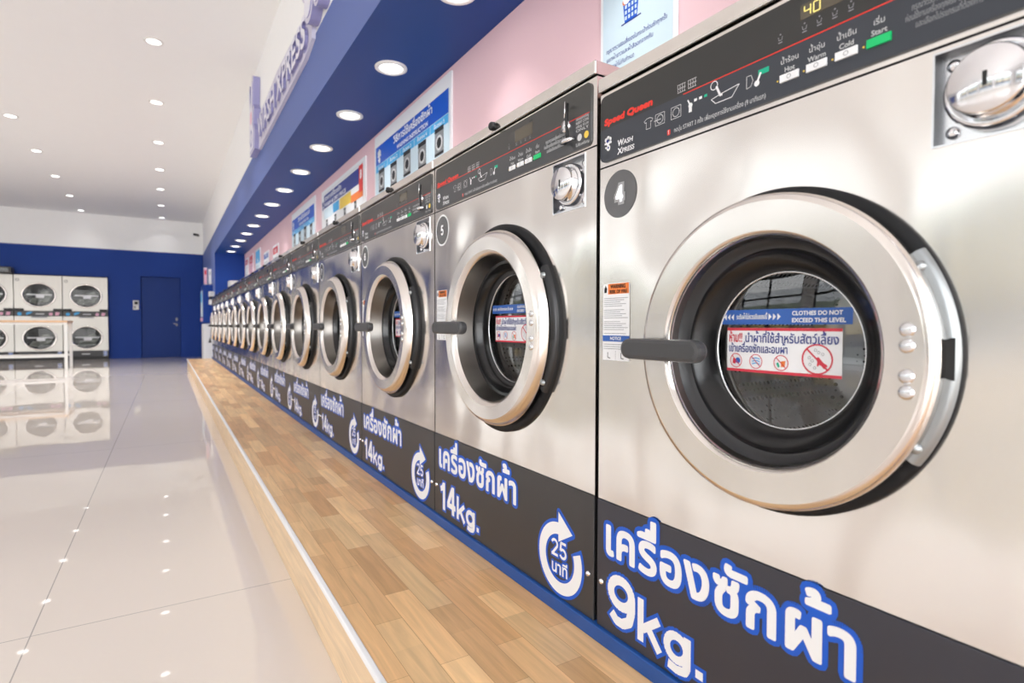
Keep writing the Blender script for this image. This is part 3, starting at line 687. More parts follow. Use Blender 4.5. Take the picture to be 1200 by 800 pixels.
    for j, (sc, w) in enumerate(((.86, .049), (1, .054), (1, .064), (.9, .069), (.6, .071))):
        h_ = hh*sc; k = 10
        pts = arc(cx+hx0+hh, cz+hz, h_, h_, 90, 270, k)+arc(cx+hx1-hh, cz+hz, h_*1.0, h_, -90, 90, k)
        pr.append([(x, -w, z) for x, z in pts])
    n = len(pr[0]); vs = [v for ring_ in pr for v in ring_]
    hb.add(vs, [(j*n+i, j*n+(i+1) % n, (j+1)*n+(i+1) % n, (j+1)*n+i) for j in range(4) for i in range(n)]+[tuple(4*n+i for i in range(n)), tuple(reversed(range(n)))], M['handle'], False)
    hb.tube([(cx+hx0+hh*3.0, -.040, cz+hz+hh*.3), (cx+hx0+hh*3.0, -.052, cz+hz+hh*.3)], .008, M['chrome_satin'])
    hb.build('handle', door)
    for px, pz_, rr in P['rivets']:
        l = MB(); w0 = P['wrivet'] if rr > .004 else P['wrivet']-.004
        l.lathe([(.0001, w0+rr*.5), (rr*.55, w0+rr*.42), (rr*.9, w0+rr*.18), (rr, w0-.004)], cx+px, cz+pz_, M['chrome_satin'], 16); l.build('rivet', door)
    # stickers on the glass
    sx0, sx1 = P['stk']; szb, szt = P['stkz']; sz0, sz1 = P['lvlz']; sl0, sl1 = P['lvl']
    f = Flat(); w = wg+.0012
    f.rect(cx+sl0, cz+sz0, cx+sl1, cz+sz1, M['sblue'], w, 16, 2); hgt = sz1-sz0; wid = sl1-sl0
    for i in range(3):
        for o_, sg in ((.02, -1), (.42, 1)):
            x = cx+sl0+wid*(o_+.035*i); f.poly([(x if sg < 0 else x+.005, cz+sz0+hgt*.5), (x+.005 if sg < 0 else x, cz+sz0+hgt*.28), (x+.005 if sg < 0 else x, cz+sz0+hgt*.72)], M['white'], w+.0005)
    f.text('ระดับผ้าไม่ควรเกินแถบนี้', cx+sl0+wid*.14, cz+sz0+hgt*.36, hgt*.46, M['white'], w+.0005, bold=.02, width=wid*.27)
    f.text('CLOTHES DO NOT', cx+sl0+wid*.60, cz+sz0+hgt*.58, hgt*.36, M['white'], w+.0005, bold=.035, width=wid*.34)
    f.text('EXCEED THIS LEVEL', cx+sl0+wid*.60, cz+sz0+hgt*.14, hgt*.36, M['white'], w+.0005, bold=.035, width=wid*.36)
    f.bend(cx, cz, rg, dome); f.build('level_sticker', door)
    f = Flat(); x0, x1 = cx+sx0, cx+sx1; z0_, z1_ = cz+szb, cz+szt; wd = x1-x0; hg_ = z1_-z0_
    f.rect(x0, z0_, x1, z1_, M['white'], w, 14, 6); f.rect(x0, z1_-.004, x1, z1_, M['crimson'], w+.0005, 14, 1); f.rect(x0, z0_, x1, z0_+.004, M['crimson'], w+.0005, 14, 1)
    f.text('ห้าม!!', x0+wd*.02, z0_+hg_*.68, hg_*.30, M['crimson'], w+.0008, bold=.012, width=wd*.145)
    f.text('นำผ้าที่ใช้สำหรับสัตว์เลี้ยง', x0+wd*.19, z0_+hg_*.68, hg_*.27, M['navy'], w+.0008, bold=.012, width=wd*.79)
    f.text('เข้าเครื่องซักและอบผ้า', x0+wd*.02, z0_+hg_*.45, hg_*.25, M['navy'], w+.0008, bold=.012, width=wd*.57)
    for i in range(4):
        px, rr = ((.10, .165), (.30, .165), (.53, .17), (.82, .315))[i]; X_ = x0+wd*px; Z_ = z0_+hg_*(.250 if i < 3 else .365); rr *= hg_
        if i == 0: f.poly([(X_-rr*.6, Z_-rr*.4), (X_-rr*.1, Z_-rr*.5), (X_+rr*.1, Z_+rr*.2), (X_-rr*.5, Z_+rr*.3)], M['crimson'], w+.0006); f.disc(X_+rr*.3, Z_, rr*.42, M['sblue'], w+.0007, 12)
        if i == 1: 
            for j in range(3): f.stroke([(X_-rr*.6, Z_-rr*.35+j*rr*.35), (X_, Z_-rr*.2+j*rr*.35), (X_+rr*.6, Z_-rr*.35+j*rr*.35)], rr*.14, M['cyan'], w+.0006)
        if i == 2: f.poly([(X_, Z_-rr*.5), (X_+rr*.5, Z_-rr*.5), (X_+rr*.6, Z_+rr*.3), (X_, Z_+rr*.2)], M['orange'], w+.0006); f.poly([(X_-rr*.65, Z_-rr*.1), (X_-rr*.4, Z_+rr*.1), (X_-rr*.15, Z_-rr*.5), (X_-rr*.4, Z_-rr*.6)], M['teal'], w+.0006)
        if i == 3:  # a red dog jumping away from flecks of dirt
            b_ = [(-.05, .10), (.10, .16), (.22, .02), (.42, -.22), (.62, -.32), (.66, -.44), (.55, -.48), (.50, -.60), (.38, -.55), (.30, -.42), (.14, -.34), (.06, -.46), (-.02, -.40), (.02, -.18)]
            f.poly([(X_+a_*rr, Z_+c_*rr) for a_, c_ in b_], M['crimson'], w+.0006)
            for a_, c_ in ((-.5, .1), (-.3, -.1), (-.45, -.35), (.1, .45), (.35, .35), (-.1, .6), (-.15, -.55)): f.ring(X_+a_*rr, Z_+c_*rr, rr*.07, rr*.10, M['greytxt'], w+.0006, n=10)
        f.ring(X_, Z_, rr*.90, rr, M['crimson'], w+.0008, n=26); f.stroke([(X_-rr*.66, Z_+rr*.66), (X_+rr*.66, Z_-rr*.66)], rr*.11, M['crimson'], w+.0008)
    f.bend(cx, cz, rg, dome); f.build('prohibition_sticker', door)
    # drum
    dr = P['drum']; t = MB(); wb = wg-.03
    t.lathe([(rg+.018, wb+.012), (rg+.012, wb+.002), (rg+.012, wb-.012), (rg+.02, wb-.02), (dr, wb-.035)], cx, cz, M['chrome_satin'], 72)
    t.lathe([(dr, wb-.035), (dr, wb-.33), (dr-.02, wb-.35), (.0005, wb-.36)], cx, cz, M['drum'], 72)
    for i in range(3):
        a = 2*PI*i/3+.5; x, z = cx+dr*.93*math.cos(a), cz+dr*.93*math.sin(a)
        t.tube([(x, -(wb-.05), z), (x, -(wb-.31), z)], .020, M['chrome_satin'], 10)
    t.build('drum', root)
    sh = MB(); sh.lathe([(dr+.03, wb+.03), (dr+.03, wb-.38), (.0005, wb-.385)], cx, cz, M['black'], 40); sh.lathe([(hole-.004, -.03), (dr+.03, wb+.0)], cx, cz, M['rubber'], 60); sh.build('tub', root)
    return root, ns
def numeral(ns, root, pos, s, big):
    f = Flat(); h = .030 if len(s) == 1 else .024
    wid = sum(HEAVY[c][1] for c in s)*h
    if big:
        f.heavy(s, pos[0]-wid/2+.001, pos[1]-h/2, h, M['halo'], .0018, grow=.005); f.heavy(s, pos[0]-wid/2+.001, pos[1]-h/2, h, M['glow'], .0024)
    else: f.heavy(s, pos[0]-wid/2+.001, pos[1]-h/2, h, M['white'], .0020)
    o = f.build('numeral', ns); return o

BZ = .178
big = dict(name='washing_machine', W=.712, H=1.033, cap=1.004, seam=.866, kick=.2445, door=(.002, .539), R=.2165, hole_cab=.190,
    label='nearest stainless washer at right, marked 9kg, with a dark number 4 disc', loc=(.700, .463, BZ), plug=.19+.235,
    kickmat=M['kick4'], line1=(.020, .148, .462, .094), ksx=(1.26, 1.38), line2=(.030, .0235, .094), kg='9kg.', pan=(.876, .997), panu=(.004, .703), redz=(.936, .938), pmat=(M['panel4_a'], M['panel4_b']),
    brandw=.121, ps=1.0, big=True, btn=(.366, .402, .438, .474), lcd=.392, note=.515, coin=(.541, .764, .106, .096), numz=.811, numr=.0425,
    label_box=(.011, .509, .082, .651), ring=[(.200, .014), (.2050, .016), (.2062, .020), (.2062, .030), (.2062, .030), (.2050, .036), (.2020, .0405), (.196, .0425), (.196, .0425), (.158, .0415), (.158, .0415), (.1535, .0385), (.1515, .030), (.1515, .030), (.150, .014)],
    funnel=[(.1505, .018), (.143, .006), (.138, .004), (.134, -.006), (.128, -.010), (.122, -.018), (.112, -.022), (.1085, -.024), (.1085, -.030)],
    rsplit=12, fsplit=2, fmat='funnel', glass=(.1085, -.025, .006), handle=(-.226, -.066, -.003, .0165), wrivet=.0420, rivets=[(.180, .030, .0085), (.180, .013, .0085), (.180, -.019, .0085), (.180, -.036, .0085), (-.176, .020, .004), (-.176, -.022, .004), (-.164, -.120, .0035), (-.124, -.156, .0035)],
    stk=(-.089, .081), stkz=(-.033, .031), lvl=(-.100, .092), lvlz=(.036, .0575), drum=.17)
std = dict(name='washing_machine', W=.754, H=1.075, cap=1.046, seam=.914, kick=.2455, door=(.016, .566), R=.2525, hole_cab=.225,
    label='second nearest stainless washer with 14kg kick panel, beside the 9kg machine', loc=(.700, 1.2065, BZ), plug=.375, group='14kg stainless washers in the row',
    kickmat=M['kick'], line1=(.028, .150, .452, .090), ksx=(1.12, 1.5), line2=(.040, .0235, .082), kg='14kg.', dial=(.645, .084), pan=(.921, 1.041), panu=(.014, .740), redz=(.985, .983), pmat=(M['panel_a'], M['panel_b']),
    brandw=.142, ps=1.08, big=False, btn=(.442, .4774, .5113, .546), lcd=.466, note=.586, coin=(.614, .808, .104, .101), numz=.855, numr=.046,
    label_box=(.014, .530, .086, .678), ring=[(.228, .016), (.2355, .018), (.237, .022), (.237, .022), (.233, .034), (.226, .0425), (.219, .0465), (.219, .0465), (.189, .0455), (.189, .0455), (.182, .042), (.177, .034), (.177, .034), (.170, .004), (.166, -.012)],
    funnel=[(.1675, -.010), (.160, -.012), (.155, -.030), (.146, -.040), (.139, -.042), (.135, -.043), (.135, -.048)],
    rsplit=11, fsplit=1, fmat='gloss_black', glass=(.135, -.044, .006), handle=(-.262, -.083, .001, .0165), wrivet=.046, rivets=[(.206, .032, .0075), (.206, .013, .0075), (.206, -.020, .0075), (.206, -.038, .0075), (-.206, .022, .004), (-.206, -.022, .004), (-.178, -.118, .0035), (-.156, -.146, .0035)],
    stk=(-.092, .092), stkz=(-.035, .032), lvl=(-.112, .104), lvlz=(.038, .060), drum=.19)
def children(o): return [c for c in list(COL.objects) if c.parent == o]
rb, nb = washer(big); numeral(nb, rb, big['numpos'], '4', True)
r0, n0 = washer(std)
kids = [(c, children(c)) for c in children(r0)]
ORD = ['third', 'fourth', 'fifth', 'sixth', 'seventh', 'eighth', 'ninth', 'tenth', 'eleventh', 'twelfth', 'thirteenth', 'fourteenth', 'fifteenth']
labels = ['%s stainless washer from the right end of the row, 14kg kick panel' % ORD[i] for i in range(12)]+['farthest stainless washer, last of the row, against the blue end wall']
PITCH = .7602
for i in range(13):
    r = r0.copy(); COL.objects.link(r); r.location = (.700, 1.2065+PITCH*(i+1), BZ); r['label'] = labels[i]
    for c, gs in kids:
        c2 = c.copy(); COL.objects.link(c2); c2.parent = r
        for g in gs:
            g2 = g.copy(); COL.objects.link(g2); g2.parent = c2
        if c == n0: numeral(c2, r, std['numpos'], str(6+i), False)
numeral(n0, r0, std['numpos'], '5', False)

# ------------------------------------------------------------------ lights set in soffit and ceiling
def lamp_obj(x, y, z, power, size):
    l = bpy.data.lights.new('downlight_glow', 'AREA'); l.shape = 'DISK'; l.size = size; l.energy = power; l.color = (1, .99, .97); l.spread = math.radians(95)
    o = bpy.data.objects.new('downlight_glow', l); COL.objects.link(o); o.location = (x, y, z)
    return o
def downlight(r):
    root = bpy.data.objects.new('downlight', None); COL.objects.link(root); root['category'] = 'ceiling light'
    m = MB(); m.lathez([(r, 0), (r, -.006), (r*.93, -.009), (r*.74, -.008), (r*.72, .0)], 0, 0, M['wmetal'], 40); m.build('trim_ring', root)
    m = MB(); m.lathez([(r*.73, -.003), (r*.4, -.0045), (.0005, -.005)], 0, 0, M['lamp'], 32); m.build('diffuser', root)
    return root
dl = downlight(.082); dk = children(dl)
for k in range(-1, 13):  # nearest unit is out of view, added to light the near pink wall
    r = dl if k == -1 else dl.copy()
    if k > -1:
        COL.objects.link(r)
        for c in dk: c2 = c.copy(); COL.objects.link(c2); c2.parent = r
    y = 2.05+.765*k
    r.location = (1.0, y, HS); r['group'] = 'downlights along the blue soffit'
    r['label'] = 'added unseen downlight in the blue soffit above the 9kg washer' if k < 0 else 'round white downlight in the blue soffit, %s from the photo top edge' % ['first', 'second', 'third', 'fourth', 'fifth', 'sixth', 'seventh', 'eighth', 'ninth', 'tenth', 'eleventh', 'twelfth', 'thirteenth'][k]
    lamp_obj(1.0, y, HS-.012, .8, .11)
cl = downlight(.075); ck = children(cl); first = True
rows = [(-.066, [5.80, 7.35, 8.93, 10.47, 11.97, 13.57, 15.10], 'right'), (-1.53, [8.73, 10.27, 11.84, 13.45, 15.06], 'left')]
for x, ys, side in rows:
    for i, y in enumerate(ys):
        r = cl if first else cl.copy()
        if not first:
            COL.objects.link(r)
            for c in ck: c2 = c.copy(); COL.objects.link(c2); c2.parent = r
        first = False
        r.location = (x, y, HC); r['group'] = 'downlights in the white ceiling'
        r['label'] = 'small downlight in the white ceiling, %s of the %s row counted from the front' % (['first', 'second', 'third', 'fourth', 'fifth', 'sixth', 'seventh'][i], side)
        lamp_obj(x, y, HC-.012, 6 if y < 13 else .5, .11)

# ------------------------------------------------------------------ posters on the pink wall (local x right = towards the camera)
def poster(yl, yr, z0, z1, label, draw, name='wall_poster'):
    w = yl-yr; f = Flat(); f.box(-w/2, w/2, -.010, 0, 0, z1-z0, M['white'])
    draw(f, w, z1-z0)
    o = f.build(name, None, (XP-.0006, (yl+yr)/2, z0), -PI/2); tag(o, label, 'poster', 'posters on the pink wall'); return o
def mini_washer(f, x, z, s, w):
    f.rect(x-s*.5, z, x+s*.5, z+s*1.3, M['gunmetal'], w); f.rect(x-s*.5, z+s*1.08, x+s*.5, z+s*1.3, M['black'], w+.0005)
    f.disc(x, z+s*.58, s*.36, M['offwhite'], w+.0005, 18); f.disc(x, z+s*.58, s*.25, M['black'], w+.001, 18); f.rect(x-s*.5, z, x+s*.5, z+s*.14, M['black'], w+.0005)
def dA(f, w, h):
    W_ = .011
    f.rect(-w/2+.012, .012, w/2-.012, h-.012, M['skyp'], W_)
    f.poly([(-w/2+.012, h-.012), (-w/2+.012, h-.105), (-w/2+.05, h-.085), (w/2-.012, h-.085), (w/2-.012, h-.012)], M['pblue'], W_+.0005)
    f.text('วิธีซักผ้า', 0, h-.07, .05, M['white'], W_+.001, bold=.02, align='c')
    bx, bz, k = -.02, h-.330, .60
    f.poly([(bx-.045*k, bz), (bx+.045*k, bz), (bx+.058*k, bz+.10*k), (bx-.058*k, bz+.10*k)], M['pblue'], W_+.0005)
    for i in range(4):
        for j in range(3): f.rect(bx+(-.043+i*.024)*k, bz+(.012+j*.029)*k, bx+(-.029+i*.024)*k, bz+(.031+j*.029)*k, M['skyp'], W_+.001)
    f.stroke([(bx-.07*k, bz-.002), (bx+.075*k, bz-.002)], .004, M['navy'], W_+.001)
    for a, b, r, c in ((-.03, .12, .028, 'white'), (.005, .135, .032, 'yellow'), (.038, .125, .026, 'red'), (-.045, .11, .018, 'orange'), (.02, .158, .022, 'teal'), (.045, .165, .02, 'red')): f.disc(bx+a*k, bz+b*k, r*k, M[c], W_+.0008+r*.01, 16)
    for i, t in enumerate(('กรุณาตรวจสอบสิ่งของในกระเป๋าก่อนซักทุกครั้ง', 'แยกผ้าขาวและผ้าสีออกจากกัน', 'ปริมาณผ้าไม่เกินกำหนด')): f.text(t, -w/2+.03, h-.395-.028*i, .020, M['navy'], W_+.0006, bold=.006, width=(.265, .21, .13)[i])
    for i in range(2): f.text('Please check your pockets before washing', -w/2+.03, h-.475-.02*i, .013, M['greytxt'], W_+.0006, width=(.24, .15)[i])
poster(1.464, 1.137, 1.50, 2.04, 'pale blue poster with a laundry basket picture, nearest on the pink wall', dA)
def dB(title, tabs, top, bar):
    def d(f, w, h):
        W_ = .011
        f.rect(-w/2+.02, .02, w/2-.02, h-.02, M['skyp'], W_) ; f.rect(-w/2+.02, h-top, w/2-.02, h-.02, M['white'], W_+.0003)
        f.rect(-w/2+.03, h-top-.125, w/2-.03, h-top, M['pblue'], W_+.0006)
        bubbles(f, -w/2+.10, h-top-.062, .05, M['white'], W_+.001)
        f.text(title, .06*w, h-top-.062, .062, M['white'], W_+.001, bold=.03, width=w*.50, align='c')
        f.text('WASHING INSTRUCTION', .06*w, h-top-.112, .036, M['white'], W_+.001, bold=.03, width=w*.40, align='c')
        n = len(tabs); tw = (w-.06)/n
        for i, t in enumerate(tabs):
            x = -w/2+.03+tw*i
            f.rect(x+.003, h-top-.175, x+tw-.003, h-top-.128, M['cyan'], W_+.0006); f.text(t, x+tw/2, h-top-.160, .026, M['white'], W_+.001, bold=.02, width=tw*.6, align='c')
            mini_washer(f, x+tw*.5, h-top-.315-.012*(i % 2), .115, W_+.0006)
            for j in range(3): f.rect(x+.03, h-top-.33-j*.02, x+tw-.03, h-top-.323-j*.02, M['greytxt'], W_+.0006)
    return d
poster(3.855, 2.622, 1.45, 2.052, 'large white poster with a blue title band and step tabs, nearest of the wide ones', dB('วิธีการใช้เครื่องซักผ้า', ['ขั้นตอน 1', 'ขั้นตอน 2', 'ขั้นตอน 3', 'ขั้นตอน 4', 'ขั้นตอน 5'], .078, 0))
def dC(f, w, h):
    W_ = .011
    f.rect(-w/2+.05, h-.035, w/2-.05, h-.03, M['offwhite'], W_)
    f.rect(-w/2+.10, h-.17, w/2-.16, h-.05, M['navy'], W_+.0005); f.rect(w/2-.16, h-.24, w/2-.06, h-.04, M['red'], W_+.0008); f.text('฿', w/2-.11, h-.14, .09, M['white'], W_+.0012, bold=.03, align='c')
    f.text('ราคาเครื่องซัก', -w/2+.13, h-.105, .055, M['white'], W_+.001, bold=.03, width=w*.42); f.text('WASH & DRY PRICE', -w/2+.13, h-.158, .045, M['white'], W_+.001, bold=.04, width=w*.52)
    bubbles(f, -w/2+.055, h-.13, .045, M['navy'], W_+.001)
    f.rect(-w/2+.42, h-.26, -w/2+.62, h-.18, M['cyan'], W_+.0005); f.rect(-w/2+.64, h-.27, -w/2+.98, h-.18, M['yellow'], W_+.0005); f.rect(-w/2+.98, h-.28, w/2-.06, h-.22, M['orange'], W_+.0005)
    f.rect(-w/2+.1, h-.27, -w/2+.40, h-.18, M['skyp'], W_+.0005)
    for i in range(4): mini_washer(f, -w/2+.2+i*.30, h-.36, .06, W_+.0006)
poster(5.43, 4.072, 1.45, 1.992, 'wide white price poster with navy, red and yellow blocks on the pink wall', dC)
poster(6.90, 5.71, 1.45, 2.028, 'wide white poster with blue gradient title band and small machines, third of the wide ones', dB('วิธีการใช้เครื่องอบผ้า', ['ขั้นตอน 1', 'ขั้นตอน 2', 'ขั้นตอน 3', 'ขั้นตอน 4'], .075, 0))
def dS(c1, c2, band):
    def d(f, w, h):
        f.rect(-w/2+.012, .012, w/2-.012, h-.012, M[c2], .011); f.rect(-w/2+.03, h-band, w/2-.03, h-.03, M[c1], .0116)
        f.text('WASH', 0, h-band+.02, .06, M['white'], .012, bold=.03, align='c')
        for j in range(5): f.rect(-w/2+.05, h-band-.06-j*.04, w/2-.08-.03*(j % 2), h-band-.05-j*.04, M['greytxt'], .0116)
        bubbles(f, 0, .15, .05, M[c1], .0116)
    return d
for yl, yr, c1, c2, bd, lb in ((8.28, 7.84, 'crimson', 'white', .12, 'small white poster with a red band, nearest of the small ones on the pink wall'), (9.12, 8.66, 'sblue', 'white', .10, 'small white poster with a blue band on the pink wall'),
        (10.03, 9.50, 'cyan', 'skyp', .22, 'small cyan poster on the pink wall'), (10.80, 10.37, 'crimson', 'pinkp', .15, 'small pink poster with red band near the far end of the pink wall'), (11.45, 11.02, 'crimson', 'white', .12, 'small white poster with red band, last before the blue end wall')):
    poster(yl, yr, 1.42, 1.97 if yl > 9.3 else 1.83, lb, dS(c1, c2, bd))

# ------------------------------------------------------------------ sign on the soffit face
sg = empty('wall_sign', 'raised lilac lettered sign reading wash xpress high on the bulkhead', 'sign', (XF, 4.5, 2.36), -PI/2)
def SX(y): return 4.5-y
b = Flat(); o_ = [(SX(5.62), .0), (SX(3.62), .02), (SX(3.42), .06), (SX(3.40), .20), (SX(3.55), .27), (SX(4.6), .32), (SX(5.2), .30), (SX(5.55), .30)]
b.prism(o_, -.025, -.001, M['lilac2'], M['lilac2']); bk = b.build('backing', sg)
l = Flat(); n_ = 0
l.text('WASH XPRESS', SX(5.52), .065, .25, M['violet'], .0262, bold=.03, grow=.012, width=2.02)
l.build('letter_outline', sg)
l = Flat(); l.solid('WASH XPRESS', SX(5.52), .065, .25, -.045, -.0265, M['lilac'], M['violet'], width=2.02)
l.text('WASH XPRESS', SX(5.52), .065, .25, M['lilac'], .0455, bold=.022, width=2.02); l.build('letters', sg)
e = Flat()
pts = [(-.16, 0), (.16, 0), (.20, .16), (.12, .24), (.17, .36), (.10, .42), (.14, .66), (.05, .70), (.0, .50), (-.05, .44), (-.12, .66), (-.18, .58), (-.13, .38), (-.20, .26), (-.13, .18)]
e.prism([(SX(5.80)+a, z+.01) for a, z in pts], -.06, -.002, M['lilac2'], M['violet'])
e.prism([(SX(5.80)+a*.78, .03+z*.90) for a, z in pts], -.066, -.06, M['lilac'], M['violet'])
e.disc(SX(5.80), .33, .06, M['pinkp'], .0672, 18); e.ring(SX(5.80), .14, .05, .08, M['violet'], .0672, n=20)
tag(e.build('emblem', sg), 'tall splash shaped emblem at the far end')
e = Flat()
for a, z, r in ((0, .20, .12), (.13, .30, .11), (-.09, .34, .10), (.05, .45, .13), (.2, .16, .08), (.22, .44, .09)):
    for r_, y0, y1, mt in ((r, -.06, -.002, 'lilac2'), (r*.75, -.066, -.06, 'lilac')): e.prism(arc(SX(3.33)+a, z+.02, r_, r_, 0, 345, 23), y0, y1, M[mt], M['violet'])
tag(e.build('emblem', sg), 'bubble cluster emblem at the near end')

# ------------------------------------------------------------------ stacked dryers against the far wall
YD = 15.33
def dryer():
    root = empty('stacked_dryer', '', 'dryer', (0, YD, 0)); W = .79; hw = W/2; D = YFAR-YD-.004
    b = MB(); b.box(-hw, hw, 0, D, .19, .94, M['steel_dryer'], .006); b.box(-hw, hw, 0, D, 1.05, 1.80, M['steel_dryer'], .006)
    b.box(-hw, hw, .01, D, .0, .19, M['black']); b.box(-hw, hw, .01, D, .94, 1.05, M['black']); b.box(-hw, hw, .004, D, 1.80, 1.815, M['black']); b.build('cabinet', root)
    for zc in (.475, 1.385):
        d = MB(); sx = 1.1
        d.lathe([(.262, .0), (.262, .014), (.256, .020), (.246, .022), (.238, .018), (.232, .006)], .01, zc, M['steel_ring'], 56, sx=sx)
        d.lathe([(.240, .015), (.232, .012), (.228, .003)], .01, zc, M['black'], 56, sx=sx)
        dd = d.build('door', root)
        g = MB(); g.lathe([(.231, .008), (.12, .010), (.0005, .011)], .01, zc, M['pane'], 48, sx=sx); g.build('window_glass', dd)
        g = Flat(); g.disc(.01, zc, .228, M['black'], .002, 48, sx=sx); g.poly([(-.05, zc-.17), (.16, zc-.14), (.22, zc-.02), (.15, zc+.10), (.05, zc+.06), (-.02, zc-.03)], M['laundry'], .0028)
        g.poly([(-.17, zc-.16), (-.02, zc-.19), (.02, zc-.08), (-.10, zc-.06)], M['laundry'], .0028); g.build('drum_interior', dd)
        g = Flat(); g.rect(-.19, zc-.005, .23, zc+.018, M['white'], .013); g.rect(-.04, zc-.06, .10, zc-.005, M['white'], .013); g.build('door_sticker', dd)
        h = MB(); h.box(-.30, -.275, -.010, 0, zc-.045, zc+.045, M['steel_dryer'], .003); h.build('handle', dd)
        n = Flat(); n.ring(-.335, zc+.31, .020, .030, M['black'], .001, n=20); n.build('number_sticker', root)
    p = MB(); p.box(-hw, hw, -.004, .01, .945, 1.045, M['panel_a'], .002); cp = p.build('control_panel', root)
    f = Flat(); f.disc(-.31, .985, .036, M['cyan'], .005, 20); f.poly([(-.20, .96), (-.13, .99), (-.10, 1.03), (-.17, 1.03), (-.21, 1.0)], M['cyan'], .005)
    f.disc(.20, .985, .034, M['pinkp'], .005, 18); f.poly([(.27, .955), (.33, .955), (.35, 1.02), (.28, 1.03)], M['pinkp'], .005); f.rect(-.05, .975, .09, .995, M['offwhite'], .005)
    f.build('printed_legend', cp)
    for s in (-1, 1):
        c = MB(); c.box(s*.315-.075, s*.315+.075, -.02, .0, 1.05, 1.10, M['black'], .004); c.build('coin_box', root)
    c = MB(); c.box(-.12, .14, -.014, 0, .905, .935, M['greytxt'], .003); c.build('drawer_pull', root)
    k = MB(); k.box(-hw+.01, hw-.01, .0, .01, .07, .185, M['kick'], .002); kk = k.build('kick_panel', root)
    f = Flat(); f.rect(.30, .07, .37, .18, M['white'], .0006)
    for a in (0, 1):
        for c_ in (0, 1): f.rect(.305+a*.034, .078+c_*.05, .331+a*.034, .118+c_*.05, M['sblue'], .001)
    f.rect(-.08, .11, .06, .13, M['offwhite'], .0006); f.build('lettering', kk)
    return root
dry = dryer(); dkids = [(c, children(c)) for c in children(dry)]
for i, (x, lb) in enumerate(((-1.505, 'rightmost stacked steel dryer, beside bare blue wall'), (-2.302, 'stacked steel dryer left of the rightmost one, behind the table end'), (-3.099, 'stacked steel dryer cut by the left edge of the photo'))):
    r = dry
    if i:
        r = dry.copy(); COL.objects.link(r)
        for c, gs in dkids:
            c2 = c.copy(); COL.objects.link(c2); c2.parent = r
            for g in gs: g2 = g.copy(); COL.objects.link(g2); g2.parent = c2
    r.location = (x, YD, 0); r['label'] = lb; r['group'] = 'stacked dryers at the far wall'
m = MB(); m.box(-.35, .35, -.20, .08, 0, .125, M['panel_a'], .008); m.box(-.33, .33, -.206, -.198, .02, .105, M['black'])
for i in range(6): m.box(-.31, .31, -.210, -.204, .026+i*.013, .031+i*.013, M['gunmetal'])
tag(m.build('vent_box', None, (-3.045, YD, 1.816)), 'dark box resting on top of the leftmost dryer', 'box')

# folding table in front of the dryers
tb = empty('folding_table', 'white metal frame table with a light wood top, at left before the dryers', 'table', (-2.25, 12.5, 0))
m = MB(); m.box(-.80, .80, -.32, .32, .795, .83, M['tabletop'], .004); m.build('table_top', tb)
for sx in (-1, 1):
    for sy in (-1, 1):
        m = MB(); m.box(sx*.77-.022, sx*.77+.022, sy*.29-.022, sy*.29+.022, 0, .795, M['wmetal'], .003); m.build('leg', tb)
for sy in (-1, 1):
    m = MB(); m.box(-.75, .75, sy*.29-.015, sy*.29+.015, .20, .235, M['wmetal'], .003); m.build('stretcher', tb)
    m = MB(); m.box(-.75, .75, sy*.29-.012, sy*.29+.012, .755, .794, M['wmetal'], .003); m.build('apron', tb)

# access control box beside the door
sb = MB(); sb.box(-.056, .056, -.045, 0, 0, .21, M['wmetal'], .008); sbo = sb.build('wall_keypad', None, (-.595, YFAR, 1.105)); tag(sbo, 'small white access control box on blue wall beside the door', 'switch box')
m = MB(); m.box(-.03, .04, -.050, -.044, .12, .185, M['black'], .003); m.build('screen', sbo)
m = MB(); m.box(-.04, .0, -.049, -.044, .03, .09, M['greytxt'], .003); m.build('keypad', sbo)
# small camera on the far wall
cam_ = empty('security_camera', 'tiny dark bullet camera on a white mount high on the far wall', 'camera', (.67, YFAR, 2.90))
m = MB(); m.lathe([(.03, .001), (.03, .014), (.014, .02), (.012, .06), (.0005, .065)], .0, 0, M['wmetal'], 20); m.build('mount', cam_)
m = MB(); m.tube([(.0, -.06, .0), (-.05, -.08, .006), (-.10, -.10, .01)], .026, M['black'], 14); m.build('camera_body', cam_)

# cabinets on the blue end wall face (x = .762, y 12 ..)
cb = empty('change_machine', 'blue wall cabinet at the far end of the washer row, above the white box', 'machine', (XF-.0021, 12.55, .80), -PI/2)
m = MB(); m.box(-.40, .40, -.17, -.001, 0, .72, M['bwall'], .008); body = m.build('cabinet', cb)
m = Flat(); m.box(-.30, .30, -.178, -.1705, .12, .62, M['skyp']); m.rect(-.26, .40, .26, .58, M['cyan'], .179); m.rect(-.2, .2, .2, .3, M['white'], .179); m.build('screen_panel', body)
m = MB(); m.box(-.30, .30, -.186, -.1705, .03, .10, M['pinkp'], .003); m.build('coin_tray', body)
wb = empty('water_dispenser', 'white floor standing box under the blue cabinet at the row end', 'dispenser', (XF-.0021, 12.50, 0), -PI/2)
m = MB(); m.box(-.35, .35, -.165, -.002, 0.0, .78, M['wmetal'], .008); bd = m.build('cabinet', wb)
m = Flat(); m.box(-.3, .3, -.170, -.1655, .1, .7, M['offwhite']); m.build('front_panel', bd)
f = Flat(); f.poly([(.06, .42), (.12, .42), (.09, .53)], M['black'], .0)
f.v = [(.351, -.06-(x-.09), z) for x, y, z in f.v]; f.build('warning_mark', bd)
